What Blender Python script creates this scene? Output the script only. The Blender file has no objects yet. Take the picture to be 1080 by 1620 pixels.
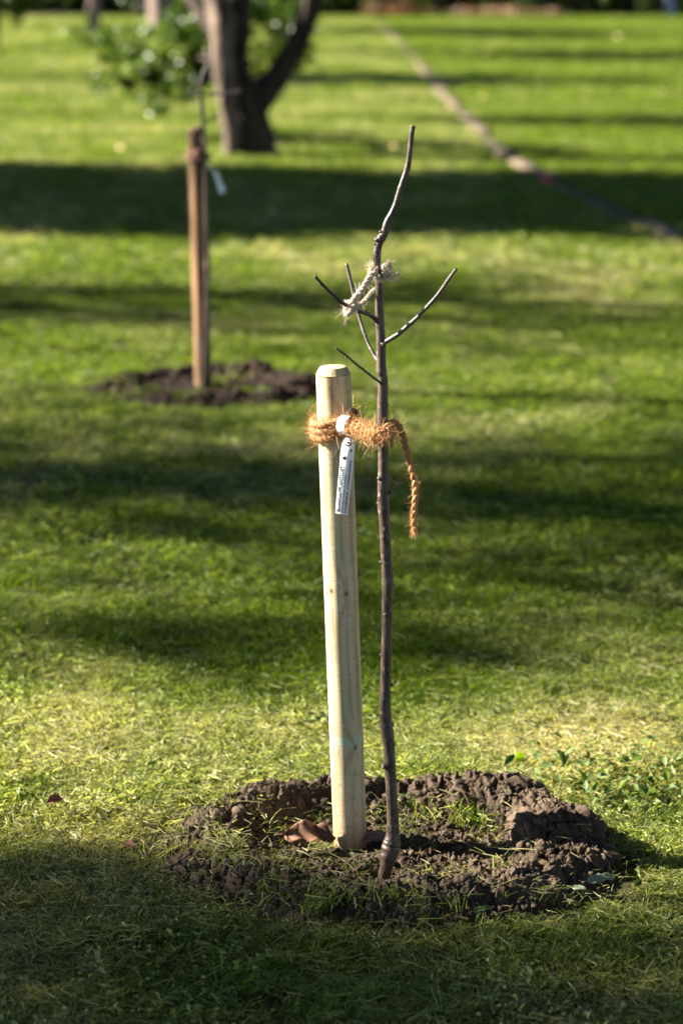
import bpy, math, random
import numpy as np
from mathutils import Vector
R = math.radians
random.seed(7); rng = np.random.default_rng(7)
SC = bpy.context.scene; COL = SC.collection

# ------------------------------------------------------------------ camera, sky, sun, exposure
F = 3825.0; PITCH = R(13.35); CAMZ = 1.74
cam = bpy.data.cameras.new('camera'); co = bpy.data.objects.new('camera', cam); COL.objects.link(co)
co.location = (0, 0, CAMZ); co.rotation_euler = (math.pi/2 - PITCH, 0, 0)
cam.sensor_fit = 'VERTICAL'; cam.sensor_height = 36; cam.lens = 85
cam.clip_start = .1; cam.clip_end = 600
cam.dof.use_dof = True; cam.dof.focus_distance = 4.56; cam.dof.aperture_fstop = 2.8; cam.dof.aperture_blades = 9
SC.camera = co
SUN_EL = R(27); SUN_BACK = R(12)
w = bpy.data.worlds.new('World'); SC.world = w; w.use_nodes = True
wn = w.node_tree.nodes; wn.clear()
sky = wn.new('ShaderNodeTexSky'); sky.sky_type = 'NISHITA'; sky.sun_disc = False
sky.air_density = .45; sky.dust_density = .1; sky.sun_elevation = SUN_EL; sky.sun_rotation = R(-90) + SUN_BACK
bg = wn.new('ShaderNodeBackground'); bg.inputs[1].default_value = .05
wo = wn.new('ShaderNodeOutputWorld')
w.node_tree.links.new(sky.outputs[0], bg.inputs[0]); w.node_tree.links.new(bg.outputs[0], wo.inputs[0])
LV = Vector((-math.cos(SUN_EL)*math.cos(SUN_BACK), math.cos(SUN_EL)*math.sin(SUN_BACK), math.sin(SUN_EL)))
sl = bpy.data.lights.new('sun', 'SUN'); sl.energy = 5.0; sl.angle = R(.53); sl.color = (1, .93, .80)
so = bpy.data.objects.new('sun', sl); COL.objects.link(so)
so.rotation_euler = LV.to_track_quat('Z', 'Y').to_euler(); so.location = (-6, 6, 8)
SC.view_settings.view_transform = 'Standard'; SC.view_settings.look = 'None'
SC.view_settings.gamma = 1; SC.view_settings.exposure = 2.56
SC.render.engine = 'CYCLES'
SC.cycles.max_bounces = 6; SC.cycles.transparent_max_bounces = 4
SC.cycles.diffuse_bounces = 3; SC.cycles.glossy_bounces = 2; SC.cycles.transmission_bounces = 3
SC.cycles.sample_clamp_indirect = 4

# ------------------------------------------------------------------ helpers
def at(px, py, Y):
    """pixel of the photograph -> point of the place at distance Y"""
    a, b = (px-540)/F, (810-py)/F
    dy = math.cos(PITCH) + b*math.sin(PITCH); dz = -math.sin(PITCH) + b*math.cos(PITCH)
    return np.array([a*Y/dy, Y, CAMZ + dz*Y/dy])
def gnd(px, py, z=0.):
    b = (810-py)/F
    dy = math.cos(PITCH) + b*math.sin(PITCH); dz = -math.sin(PITCH) + b*math.cos(PITCH)
    return at(px, py, (z-CAMZ)/dz*dy)
def h2(ix, iy, s=0):
    n = (ix.astype(np.int64)*374761393 + iy.astype(np.int64)*668265263 + s*1442695041) & 0x7fffffff
    n = ((n ^ (n >> 13))*1274126177) & 0x7fffffff
    n = ((n ^ (n >> 15))*2246822519) & 0x7fffffff
    return ((n ^ (n >> 16)) & 0xffffff)/float(0xffffff)
def vn(x, y, s=0):
    x = np.asarray(x, float); y = np.asarray(y, float)
    ix = np.floor(x); iy = np.floor(y); fx = x-ix; fy = y-iy
    fx = fx*fx*(3-2*fx); fy = fy*fy*(3-2*fy)
    a = h2(ix, iy, s); b = h2(ix+1, iy, s); c = h2(ix, iy+1, s); d = h2(ix+1, iy+1, s)
    return (a*(1-fx)+b*fx)*(1-fy) + (c*(1-fx)+d*fx)*fy
def fbm(x, y, s=0, o=4):
    t = 0.; a = .5; n = 0.
    for i in range(o):
        t = t + a*vn(x*2**i+i*17.3, y*2**i+i*9.1, s+i); n += a; a *= .5
    return t/n
def worley(x, y, s=0):
    ix = np.floor(x); iy = np.floor(y); best = np.full(np.shape(x), 9.); sec = best.copy(); idv = np.zeros(np.shape(x))
    for dx in (-1, 0, 1):
        for dy in (-1, 0, 1):
            cx = ix+dx; cy = iy+dy
            d = np.hypot(cx+.1+.8*h2(cx, cy, s)-x, cy+.1+.8*h2(cx, cy, s+5)-y)
            m = d < best
            sec = np.where(m, best, np.minimum(sec, d)); idv = np.where(m, h2(cx, cy, s+9), idv); best = np.where(m, d, best)
    return best, sec, idv
def sstep(a, b, x):
    t = np.clip((x-a)/(b-a), 0, 1); return t*t*(3-2*t)

def mesh(name, V, Fc, mat, parent=None, smooth=True, tint=None, col=None):
    me = bpy.data.meshes.new(name)
    V = np.asarray(V, dtype=np.float32)
    if isinstance(Fc, np.ndarray):
        n, k = Fc.shape
        me.vertices.add(len(V)); me.vertices.foreach_set('co', V.ravel())
        me.loops.add(n*k); me.loops.foreach_set('vertex_index', Fc.astype(np.int32).ravel())
        me.polygons.add(n); me.polygons.foreach_set('loop_start', np.arange(0, n*k, k, dtype=np.int32))
        me.update(calc_edges=True)
    else:
        me.from_pydata([tuple(map(float, v)) for v in V], [], [tuple(int(i) for i in f) for f in Fc])
    if smooth: me.polygons.foreach_set('use_smooth', np.ones(len(me.polygons), dtype=bool))
    if tint is not None:
        a = me.attributes.new('tint', 'FLOAT', 'POINT'); a.data.foreach_set('value', np.asarray(tint, dtype=np.float32))
    if col is not None:
        a = me.attributes.new('paint', 'FLOAT_COLOR', 'POINT')
        c = np.ones((len(V), 4), dtype=np.float32); c[:, :3] = col; a.data.foreach_set('color', c.ravel())
    me.materials.append(mat); me.update()
    o = bpy.data.objects.new(name, me); COL.objects.link(o)
    if parent is not None: o.parent = parent
    return o
def tag(o, label=None, cat=None, group=None, kind=None):
    if label: o['label'] = label
    if cat: o['category'] = cat
    if group: o['group'] = group
    if kind: o['kind'] = kind
    return o
def thing(name, label, cat, loc=(0, 0, 0), group=None):
    o = bpy.data.objects.new(name, None); o.empty_display_size = .05; COL.objects.link(o)
    o.location = tuple(map(float, loc)); return tag(o, label, cat, group)
def local(root, V):
    return np.asarray(V) - np.array(root.location)

class Acc:
    """collects pieces into one mesh"""
    def __init__(s): s.V = []; s.F3 = []; s.F4 = []; s.T = []; s.n = 0
    def add(s, V, F4=None, F3=None, t=0.5):
        V = np.asarray(V, float); s.V.append(V)
        if F4 is not None and len(F4): s.F4.append(np.asarray(F4)+s.n)
        if F3 is not None and len(F3): s.F3.append(np.asarray(F3)+s.n)
        s.T.append(np.full(len(V), t) if np.isscalar(t) else np.asarray(t)); s.n += len(V)
    def build(s, name, mat, parent=None, smooth=True, col=None):
        V = np.vstack(s.V); T = np.concatenate(s.T)
        if parent is not None: V = local(parent, V)
        if not s.F3: Fc = np.vstack(s.F4)
        elif not s.F4: Fc = np.vstack(s.F3)
        else: Fc = [tuple(f) for f in np.vstack(s.F4)] + [tuple(f) for f in np.vstack(s.F3)]
        return mesh(name, V, Fc, mat, parent, smooth, tint=T, col=col)

def catmull(P, n, closed=False):
    P = np.asarray(P, float); k = len(P); out = []
    Q = np.vstack([2*P[0]-P[1], P, 2*P[-1]-P[-2]])
    seg = k-1; t = np.linspace(0, seg, n)
    i = np.minimum(t.astype(int), seg-1); u = (t-i)[:, None]
    a, b, c, d = Q[i], Q[i+1], Q[i+2], Q[i+3]
    return .5*((2*b)+(-a+c)*u+(2*a-5*b+4*c-d)*u**2+(-a+3*b-3*c+d)*u**3)
def frames(P):
    T = np.gradient(P, axis=0); T /= np.linalg.norm(T, axis=1)[:, None]+1e-12
    up = np.array([0, 0, 1.]) if abs(T[0][2]) < .9 else np.array([1., 0, 0])
    N = np.zeros_like(P); n = np.cross(T[0], up); n /= np.linalg.norm(n); N[0] = n
    for i in range(1, len(P)):
        n = n - T[i]*np.dot(n, T[i]); n /= np.linalg.norm(n)+1e-12; N[i] = n
    return T, N, np.cross(T, N)
def tube(P, r, ns=10, bump=None, cap=True):
    P = np.asarray(P, float); n = len(P); r = np.full(n, r) if np.isscalar(r) else np.asarray(r, float)
    T, N, B = frames(P); a = np.arange(ns)*2*math.pi/ns
    rr = r[:, None]*np.ones(ns)
    if bump is not None: rr = rr*bump(np.arange(n)[:, None]*np.ones(ns), a[None, :]*np.ones((n, 1)))
    V = P[:, None]+rr[..., None]*(np.cos(a)[None, :, None]*N[:, None]+np.sin(a)[None, :, None]*B[:, None])
    V = V.reshape(-1, 3)
    i = np.arange(n-1)[:, None]*ns; j = np.arange(ns)[None]; j2 = (j+1) % ns
    F4 = np.stack([i+j, i+j2, i+ns+j2, i+ns+j], -1).reshape(-1, 4)
    F3 = []
    if cap:
        V = np.vstack([V, P[0]-T[0]*r[0]*.15, P[-1]+T[-1]*r[-1]*.15]); c0 = n*ns; c1 = c0+1
        jj = np.arange(ns); k2 = (jj+1) % ns
        F3 = np.vstack([np.stack([np.full(ns, c0), k2, jj], -1), np.stack([np.full(ns, c1), (n-1)*ns+jj, (n-1)*ns+k2], -1)])
    return V, F4, F3
def blob(c, r, sub=12, seed=0, amp=.15, fr=3.):
    """lumpy closed ball"""
    th = np.linspace(0, math.pi, sub+1)[1:-1]; ph = np.arange(sub*2)*math.pi/sub
    D = np.stack([np.sin(th)[:, None]*np.cos(ph), np.sin(th)[:, None]*np.sin(ph), np.cos(th)[:, None]*np.ones(len(ph))], -1).reshape(-1, 3)
    D = np.vstack([D, [0, 0, 1], [0, 0, -1]])
    k = 1+amp*2*((fbm(D[:, 0]*fr+seed, D[:, 1]*fr+D[:, 2]*fr*1.3+seed*3, seed, 3)-.5)+(fbm(D[:, 2]*fr*1.7+5, D[:, 0]*fr+seed, seed+3, 2)-.5))
    V = np.asarray(c)+D*k[:, None]*np.asarray(r); m = sub*2; q = len(th)
    i = np.arange(q-1)[:, None]*m; j = np.arange(m)[None]; j2 = (j+1) % m
    F4 = np.stack([i+j, i+m+j, i+m+j2, i+j2], -1).reshape(-1, 4)
    jj = np.arange(m); k2 = (jj+1) % m; a = q*m
    F3 = np.vstack([np.stack([np.full(m, a), jj, k2], -1), np.stack([np.full(m, a+1), (q-1)*m+k2, (q-1)*m+jj], -1)])
    return V, F4, F3
def leaves(acc, C, size, up=.4, aspect=.6, fold=.15, tint=None):
    """many small pointed folded leaves, six vertices each"""
    n = len(C); size = np.full(n, size) if np.isscalar(size) else size
    Nn = rng.normal(size=(n, 3)); Nn[:, 2] = np.abs(Nn[:, 2])+up; Nn /= np.linalg.norm(Nn, axis=1)[:, None]
    A = np.cross(Nn, rng.normal(size=(n, 3))); A /= np.linalg.norm(A, axis=1)[:, None]
    B = np.cross(Nn, A); s = size[:, None]
    p0 = C-A*s*.5; p3 = C+A*s*.5-Nn*s*.12
    l = C-A*s*.02+B*s*aspect*.5+Nn*s*fold; r = C-A*s*.02-B*s*aspect*.5+Nn*s*fold
    V = np.stack([p0, l, p3, r], 1).reshape(-1, 3); b = np.arange(n)[:, None]*4
    F3 = np.concatenate([b+[0, 2, 1], b+[0, 3, 2]])
    t = rng.random(n) if tint is None else tint
    acc.add(V, F3=F3, t=np.repeat(t, 4))
def strips(acc, P0, D, L, W, bend, tint, seg=3, taper=1.):
    """thin curved ribbons: start P0, direction D, length L, width W, bend vector"""
    n = len(P0); S = np.cross(D, rng.normal(size=(n, 3))); S /= np.linalg.norm(S, axis=1)[:, None]+1e-9
    V = []
    for k in range(seg+1):
        t = k/seg; c = P0+D*(L*t)[:, None]+bend*(L*t*t)[:, None]; ww = (W*(1-taper*t*.8)*.5)[:, None]
        V += [c-S*ww, c+S*ww]
    V = np.stack(V, 1).reshape(-1, 3); b = np.arange(n)[:, None]*(2*seg+2)
    F4 = np.concatenate([b+[2*k, 2*k+1, 2*k+3, 2*k+2] for k in range(seg)])
    acc.add(V, F4=F4, t=np.repeat(tint, 2*seg+2))

# ------------------------------------------------------------------ materials
def mat(name):
    m = bpy.data.materials.new(name); m.use_nodes = True; nt = m.node_tree; nt.nodes.clear()
    out = nt.nodes.new('ShaderNodeOutputMaterial'); return m, nt, out
class N:
    def __init__(s, nt): s.nt = nt
    def n(s, t, **k):
        x = s.nt.nodes.new(t)
        for a, b in k.items(): setattr(x, a, b)
        return x
    def l(s, a, b): s.nt.links.new(a, b)
    def mix(s, f, a, b, mode='MIX'):
        x = s.n('ShaderNodeMix', data_type='RGBA', blend_type=mode)
        for sock, v in ((x.inputs[0], f), (x.inputs[6], a), (x.inputs[7], b)):
            if hasattr(v, 'is_linked') or hasattr(v, 'links'): s.l(v, sock)
            elif isinstance(v, tuple): sock.default_value = (*v, 1)
            else: sock.default_value = v
        return x.outputs[2]
    def noise(s, scale, detail=4, rough=.55, vec=None, dist=0):
        x = s.n('ShaderNodeTexNoise'); x.inputs['Scale'].default_value = scale; x.inputs['Detail'].default_value = detail
        x.inputs['Roughness'].default_value = rough; x.inputs['Distortion'].default_value = dist
        if vec is not None: s.l(vec, x.inputs['Vector'])
        return x.outputs['Fac']
    def ramp(s, f, stops):
        x = s.n('ShaderNodeValToRGB'); e = x.color_ramp.elements
        while len(e) < len(stops): e.new(.5)
        for i, (p, c) in enumerate(stops): e[i].position = p; e[i].color = (*c, 1) if isinstance(c, tuple) else (c, c, c, 1)
        s.l(f, x.inputs[0]); return x.outputs[0]
    def math(s, op, a, b=0.):
        x = s.n('ShaderNodeMath', operation=op)
        for sock, v in ((x.inputs[0], a), (x.inputs[1], b)):
            if hasattr(v, 'links'): s.l(v, sock)
            else: sock.default_value = v
        return x.outputs[0]
    def bump(s, h, st, dist=.01):
        x = s.n('ShaderNodeBump'); x.inputs['Strength'].default_value = st; x.inputs['Distance'].default_value = dist
        s.l(h, x.inputs['Height']); return x.outputs[0]
def leafy(name, ca, cb, cc=None, trans=.35, rough=.55, spec=.3, inst=False, tcol=1.25, tb=.55):
    m, nt, out = mat(name); g = N(nt)
    a = g.n('ShaderNodeAttribute', attribute_name='tint')
    if cc is None: c = g.mix(a.outputs['Fac'], ca, cb)
    else: c = g.ramp(a.outputs['Fac'], [(0, ca), (.55, cb), (1, cc)])
    p = g.n('ShaderNodeBsdfPrincipled'); g.l(c, p.inputs['Base Color']); p.inputs['Roughness'].default_value = rough
    p.inputs['Specular IOR Level'].default_value = spec
    t = g.n('ShaderNodeBsdfTranslucent'); g.l(g.mix(1., c, (tcol, tcol*(1.05 if tb < .8 else .98), tb), 'MULTIPLY'), t.inputs[0])
    x = g.n('ShaderNodeMixShader'); x.inputs[0].default_value = trans
    g.l(p.outputs[0], x.inputs[1]); g.l(t.outputs[0], x.inputs[2]); g.l(x.outputs[0], out.inputs[0]); return m
def grassmat():
    m, nt, out = mat('grass_blade'); g = N(nt)
    a = g.n('ShaderNodeAttribute', attribute_name='tint')
    i = g.n('ShaderNodeAttribute', attribute_name='tone', attribute_type='INSTANCER')
    green = g.ramp(a.outputs['Fac'], [(0, (.010, .032, .002)), (.5, (.068, .122, .007)), (1, (.230, .285, .036))])
    dry = g.ramp(a.outputs['Fac'], [(0, (.060, .050, .018)), (.5, (.32, .285, .110)), (1, (.60, .55, .33))])
    f = g.math('ADD', g.math('MULTIPLY', i.outputs['Fac'], 1.7), g.math('SUBTRACT', g.math('MULTIPLY', a.outputs['Fac'], .55), .60))
    fc = g.n('ShaderNodeClamp'); g.l(f, fc.inputs[0])
    c = g.mix(fc.outputs[0], green, dry)
    p = g.n('ShaderNodeBsdfPrincipled'); g.l(c, p.inputs['Base Color']); p.inputs['Roughness'].default_value = .45
    p.inputs['Specular IOR Level'].default_value = .16
    t = g.n('ShaderNodeBsdfTranslucent'); g.l(g.mix(1., c, (1.38, 1.45, .60), 'MULTIPLY'), t.inputs[0])
    x = g.n('ShaderNodeMixShader'); x.inputs[0].default_value = .42
    g.l(p.outputs[0], x.inputs[1]); g.l(t.outputs[0], x.inputs[2]); g.l(x.outputs[0], out.inputs[0]); return m
def painted(name, rough=.6, bscale=300, bst=.25, bd=.001, spec=.3, mul=None, stretch=None, rings=0):
    m, nt, out = mat(name); g = N(nt)
    a = g.n('ShaderNodeAttribute', attribute_name='paint'); tc = g.n('ShaderNodeTexCoord'); v = tc.outputs['Object']
    if stretch:
        mp = g.n('ShaderNodeMapping'); mp.inputs['Scale'].default_value = stretch; g.l(v, mp.inputs[0]); v = mp.outputs[0]
    p = g.n('ShaderNodeBsdfPrincipled'); c = a.outputs['Color']
    nz = g.noise(bscale, 4, .6, v)
    if mul: c = g.mix(1., c, g.ramp(nz, [(.25, mul[0]), (.75, mul[1])]), 'MULTIPLY')
    g.l(c, p.inputs['Base Color']); p.inputs['Roughness'].default_value = rough; p.inputs['Specular IOR Level'].default_value = spec
    hgt = nz
    if rings:
        mp2 = g.n('ShaderNodeMapping'); mp2.inputs['Scale'].default_value = (.06, .06, 1); g.l(tc.outputs['Object'], mp2.inputs[0])
        hgt = g.math('ADD', nz, g.math('MULTIPLY', g.noise(rings, 2, .5, mp2.outputs[0]), 1.6))
    g.l(g.bump(hgt, bst, bd), p.inputs['Normal']); g.l(p.outputs[0], out.inputs[0]); return m
def plain(name, ca, cb, scale=20, rough=.8, bst=.3, bd=.01, spec=.2, lo=.3, hi=.7, stretch=None):
    m, nt, out = mat(name); g = N(nt); tc = g.n('ShaderNodeTexCoord'); v = tc.outputs['Object']
    if stretch:
        mp = g.n('ShaderNodeMapping'); mp.inputs['Scale'].default_value = stretch; g.l(v, mp.inputs[0]); v = mp.outputs[0]
    nz = g.noise(scale, 6, .6, v)
    p = g.n('ShaderNodeBsdfPrincipled'); g.l(g.ramp(nz, [(lo, ca), (hi, cb)]), p.inputs['Base Color'])
    p.inputs['Roughness'].default_value = rough; p.inputs['Specular IOR Level'].default_value = spec
    g.l(g.bump(nz, bst, bd), p.inputs['Normal']); g.l(p.outputs[0], out.inputs[0]); return m
def fibre(name, ca, cb, trans=.25):
    return leafy(name, ca, cb, None, trans, .7, .15, tcol=1.1, tb=.9)

M_GRASS = grassmat()
M_SOIL = painted('soil', .88, 240, .7, .003, .2, ((.62, .62, .62), (1.35, 1.33, 1.3)))
M_THATCH = plain('thatch', (.030, .032, .012), (.075, .068, .028), 35, .9, .6, .01)
M_POST = painted('pine_post', .62, 90, .35, .0010, .3, ((.90, .89, .87), (1.06, 1.06, 1.06)), (1, 1, .12), 420)
M_BARK = painted('sapling_bark', .42, 300, .6, .0010, .45, ((.60, .60, .60), (1.4, 1.38, 1.35)))
M_OLDBARK = plain('old_bark', (.009, .006, .005), (.075, .052, .040), 9, .9, 1., .03, stretch=(1, 1, .35))
M_POST2 = plain('weathered_post', (.045, .024, .012), (.34, .19, .095), 60, .7, .2, .002, lo=.42, hi=.60, stretch=(1, 1, .04))
M_COIR = fibre('coir', (.16, .060, .022), (.80, .48, .23), .2)
M_TWINE = fibre('sisal', (.42, .31, .22), (.86, .76, .65), .25)
M_LABEL = plain('label_plastic', (.80, .80, .82), (.88, .88, .89), 40, .35, .05, .0005, .5)
M_INKG = plain('green_ink', (.01, .10, .04), (.015, .13, .05), 10, .5, 0, .001)
M_INK = plain('dark_ink', (.012, .014, .016), (.02, .022, .024), 10, .5, 0, .001)
M_INKL = plain('grey_ink', (.10, .10, .13), (.14, .14, .17), 10, .5, 0, .001)
M_BROWNLEAF = painted('brown_leaf', .75, 120, .5, .002, .4, ((.75, .72, .7), (1.2, 1.2, 1.15)))
M_PALELEAF = leafy('pale_leaf', (.20, .24, .13), (.36, .40, .24), None, .25, .5, .4)
M_WEED = leafy('weed_leaf', (.045, .085, .018), (.17, .23, .07), None, .3, .6, .25)
M_CLIP = leafy('clippings', (.10, .13, .035), (.30, .27, .11), (.38, .33, .19), .3, .6, .15)

# ------------------------------------------------------------------ planting holes
HC = np.array([.085, 4.425]); HR = np.array([.335, .265])     # crest of the ring of dug soil
H2C = gnd(332, 618)[:2]; H2R = HR*1.12
def ringpar(x, y, C, Rr):
    dx = (x-C[0])/Rr[0]; dy = (y-C[1])/Rr[1]
    th = np.arctan2(dy, dx); r = np.hypot(dx, dy)
    wob = (vn(np.cos(th)*1.6+3, np.sin(th)*1.6+7, 3)-.5)*.22
    return th, r+wob
def bell(th, c, w): return np.exp(-(((th-c+math.pi) % (2*math.pi)-math.pi)/w)**2)
def base_h(x, y, hole=1):
    C, Rr = (HC, HR) if hole == 1 else (H2C, H2R)
    th, r = ringpar(x, y, C, Rr)
    if hole == 1:
        H = .020 + .044*bell(th, R(62), .62) + .050*bell(th, R(8), .42) + .018*bell(th, R(35), .3) + .022*bell(th, R(110), .6) \
          + .040*bell(th, R(152), .34) + .014*bell(th, R(205), .30) + .012*bell(th, R(-62), .8) - .012*bell(th, R(178), .15)
    else:
        H = .022 + .026*vn(np.cos(th)*2.+5, np.sin(th)*2.+2, 8) + .02*bell(th, R(60), .7)
    wd = np.where(r < 1, .19, .24+.04*bell(th, R(-80), .9))
    ring = H*np.exp(-np.abs((r-1)/wd)**2.6)
    floor = .007+.010*bell(th, R(-80), 1.)
    inner = floor*(1-sstep(1.0, 1.42, r))
    fade = (1-sstep(1.30, 1.52, r+.10*(vn(x*14, y*14, 5)-.5)))
    return (ring+inner)*1., r, fade, th
def soil_h(x, y, hole=1, detail=True):
    b, r, fade, th = base_h(x, y, hole); z = b.copy()
    wx = x+.030*(fbm(x*15, y*15, 31, 4)-.5)*2; wy = y+.030*(fbm(x*15+9, y*15+4, 37, 4)-.5)*2
    ringm = np.clip(b/.05, .12, 1.2)
    f1, f2, idv = worley(wx*8, wy*8, 41)
    z += (idv-.5)*.020*ringm*sstep(0, .25, f2-f1) + (fbm(x*9, y*9, 45, 4)-.5)*.050*ringm
    z -= np.exp(-((f2-f1)/.07)**2)*.012*ringm
    f1, f2, idv = worley(wx*24+3, wy*24, 43)
    z += ((idv-.5)*.010*sstep(0, .3, f2-f1) - np.exp(-((f2-f1)/.10)**2)*.004)*np.clip(ringm, .5, 1)
    if detail:
        u = x+.008*(fbm(x*60, y*60, 61, 3)-.5); v = y+.008*(fbm(x*60+5, y*60, 63, 3)-.5)
        f1, f2, idv = worley(u*70, v*70+1, 47)
        z += (np.sqrt(np.clip(1-(f1/.75)**2, 0, 1))*idv-.3)*.0060*(vn(x*18, y*18, 48)*1.3)
        f1, f2, idv = worley(u*150, v*150+1, 53)
        z += (np.sqrt(np.clip(1-(f1/.7)**2, 0, 1))*idv-.3)*.0032
        z += (fbm(x*45, y*45, 59, 5)-.5)*.016
        pm = .25+1.0*sstep(.40, .62, fbm(x*11, y*11, 69, 3)); z -= pm*.010*(1-np.abs(2*fbm(x*38+7, y*38, 65, 4)-1)*2.4)*np.clip(ringm, .35, 1)-.003+pm*.005*(1-np.abs(2*fbm(x*110, y*110, 67, 3)-1)*2.4)
    if hole == 1:
        for px_, py_, rr_, zz_ in ((.005, 4.470, .075, -.003), (.078, 4.285, .042, -.001)):
            d = np.exp(-((np.hypot(x-px_, y-py_))/rr_)**4); z = z*(1-.72*d)+(zz_-.002)*d
    z = z*fade - .03*(1-fade)
    return z
def clod(c, r, seed, sub=48):
    """heavy lump of turned earth: cracked, crumbly surface"""
    th = np.linspace(0, math.pi, sub+1)[1:-1]; m = sub*2; ph = np.arange(m)*math.pi/sub
    D = np.stack([np.sin(th)[:, None]*np.cos(ph), np.sin(th)[:, None]*np.sin(ph), np.cos(th)[:, None]*np.ones(m)], -1).reshape(-1, 3)
    P = D*np.asarray(r); sc = 1/.05
    def n3(q, sd, o): return (fbm(P[:, 0]*q+seed*3.1+P[:, 2]*q*.7, P[:, 1]*q+seed-P[:, 2]*q*.6, sd, o)+fbm(P[:, 2]*q+seed, P[:, 0]*q*.8+P[:, 1]*q*.5, sd+7, o))*.5-.5
    k = .50*n3(14, seed, 3)+.0*sc
    d = .020*n3(30, seed+1, 4)+.020*n3(75, seed+2, 3)+.006*n3(220, seed+3, 2)
    w1, w2_, idv = worley(P[:, 0]*26+P[:, 2]*9+n3(20, 5, 2)*1.2+seed, P[:, 1]*20+P[:, 2]*24+n3(25, 6, 2)*1.2, seed)
    d -= .012*np.exp(-((w2_-w1)/.08)**2); d += .009*(idv-.5)*sstep(0, .2, w2_-w1)
    big = min(1, max(r)/.045)
    rg = 1-np.abs(2*(fbm(P[:, 0]*55+P[:, 2]*30+seed, P[:, 1]*48-P[:, 2]*35, seed+11, 4))-1)*2.2; rg2 = 1-np.abs(2*fbm(P[:, 0]*150+P[:, 2]*90, P[:, 1]*140-P[:, 2]*95+seed, seed+13, 3)-1)*2.2
    pt = .35+.9*sstep(.42, .62, fbm(P[:, 0]*22+seed*2, P[:, 1]*22+P[:, 2]*18, seed+15, 2))
    d -= (.008*rg+.005*rg2-.006)*pt
    V = np.asarray(c)+P*(1+k)[:, None]+D*(d*big)[:, None]; q = len(th)
    i = np.arange(q-1)[:, None]*m; j = np.arange(m)[None]; j2 = (j+1) % m
    F4 = np.stack([i+j, i+m+j, i+m+j2, i+j2], -1).reshape(-1, 4)
    t = np.clip(.45+1.3*n3(40, 9, 3)+.35*d/.02, 0, 1)
    return V, F4, t
CLODS = [((.425, 4.455, .042), (.090, .065, .056)), ((.40, 4.52, .035), (.07, .07, .045)), ((.475, 4.365, .018), (.055, .05, .036)), ((.39, 4.335, .008), (.045, .04, .026)),
  ((.315, 4.650, .032), (.110, .055, .056)), ((.205, 4.680, .026), (.075, .045, .048)), ((.375, 4.600, .030), (.06, .05, .046)), ((.145, 4.70, .018), (.045, .04, .036)), ((.10, 4.685, .016), (.035, .035, .033)),
  ((-.02, 4.690, .014), (.06, .04, .034)), ((-.115, 4.665, .014), (.065, .04, .032)), ((-.185, 4.60, .012), (.05, .04, .030)), ((-.255, 4.535, .020), (.055, .045, .040)), ((-.215, 4.50, .012), (.04, .035, .03)),
  ((-.285, 4.345, .006), (.060, .040, .032)), ((-.24, 4.30, .000), (.045, .03, .022)), ((.20, 4.16, .004), (.06, .035, .026)), ((.05, 4.15, .002), (.07, .035, .022)), ((.33, 4.20, .006), (.055, .035, .028)), ((-.08, 4.21, .000), (.06, .03, .018)), ((.12, 4.24, .002), (.05, .03, .017))]
def soil_mesh(name, C, step, hole, parent=None):
    hx, hy = .62, .52
    xs = np.arange(C[0]-hx, C[0]+hx, step); ys = np.arange(C[1]-hy, C[1]+hy, step)
    X, Y = np.meshgrid(xs, ys); Z = soil_h(X, Y, hole)
    b, r, fade, th = base_h(X, Y, hole)
    n = (fbm(X*14, Y*14, 71, 4)); n2 = fbm(X*90, Y*90, 77, 3)
    c0 = np.array([.034, .022, .014]); c1 = np.array([.140, .098, .066])
    k = np.clip(.1+.75*(n-.3)/.4*.6+.5*(n2-.5), 0, 1)[..., None]
    colr = c0*(1-k)+c1*k
    if hole == 2: colr = colr*np.array([.26, .19, .15])  # second ring's soil colour darkened to stand in for shade
    nx, ny = len(xs), len(ys); keep = (Z > -.012)
    i = np.arange(ny-1)[:, None]*nx+np.arange(nx-1)[None]
    Fc = np.stack([i, i+1, i+nx+1, i+nx], -1).reshape(-1, 4)
    kk = (keep[:-1, :-1] | keep[1:, 1:] | keep[1:, :-1] | keep[:-1, 1:]).ravel(); Fc = Fc[kk]
    V = np.stack([X, Y, Z], -1).reshape(-1, 3); used = np.unique(Fc); rm = np.full(len(V), -1); rm[used] = np.arange(len(used))
    return V[used], rm[Fc], colr.reshape(-1, 3)[used]
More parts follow.
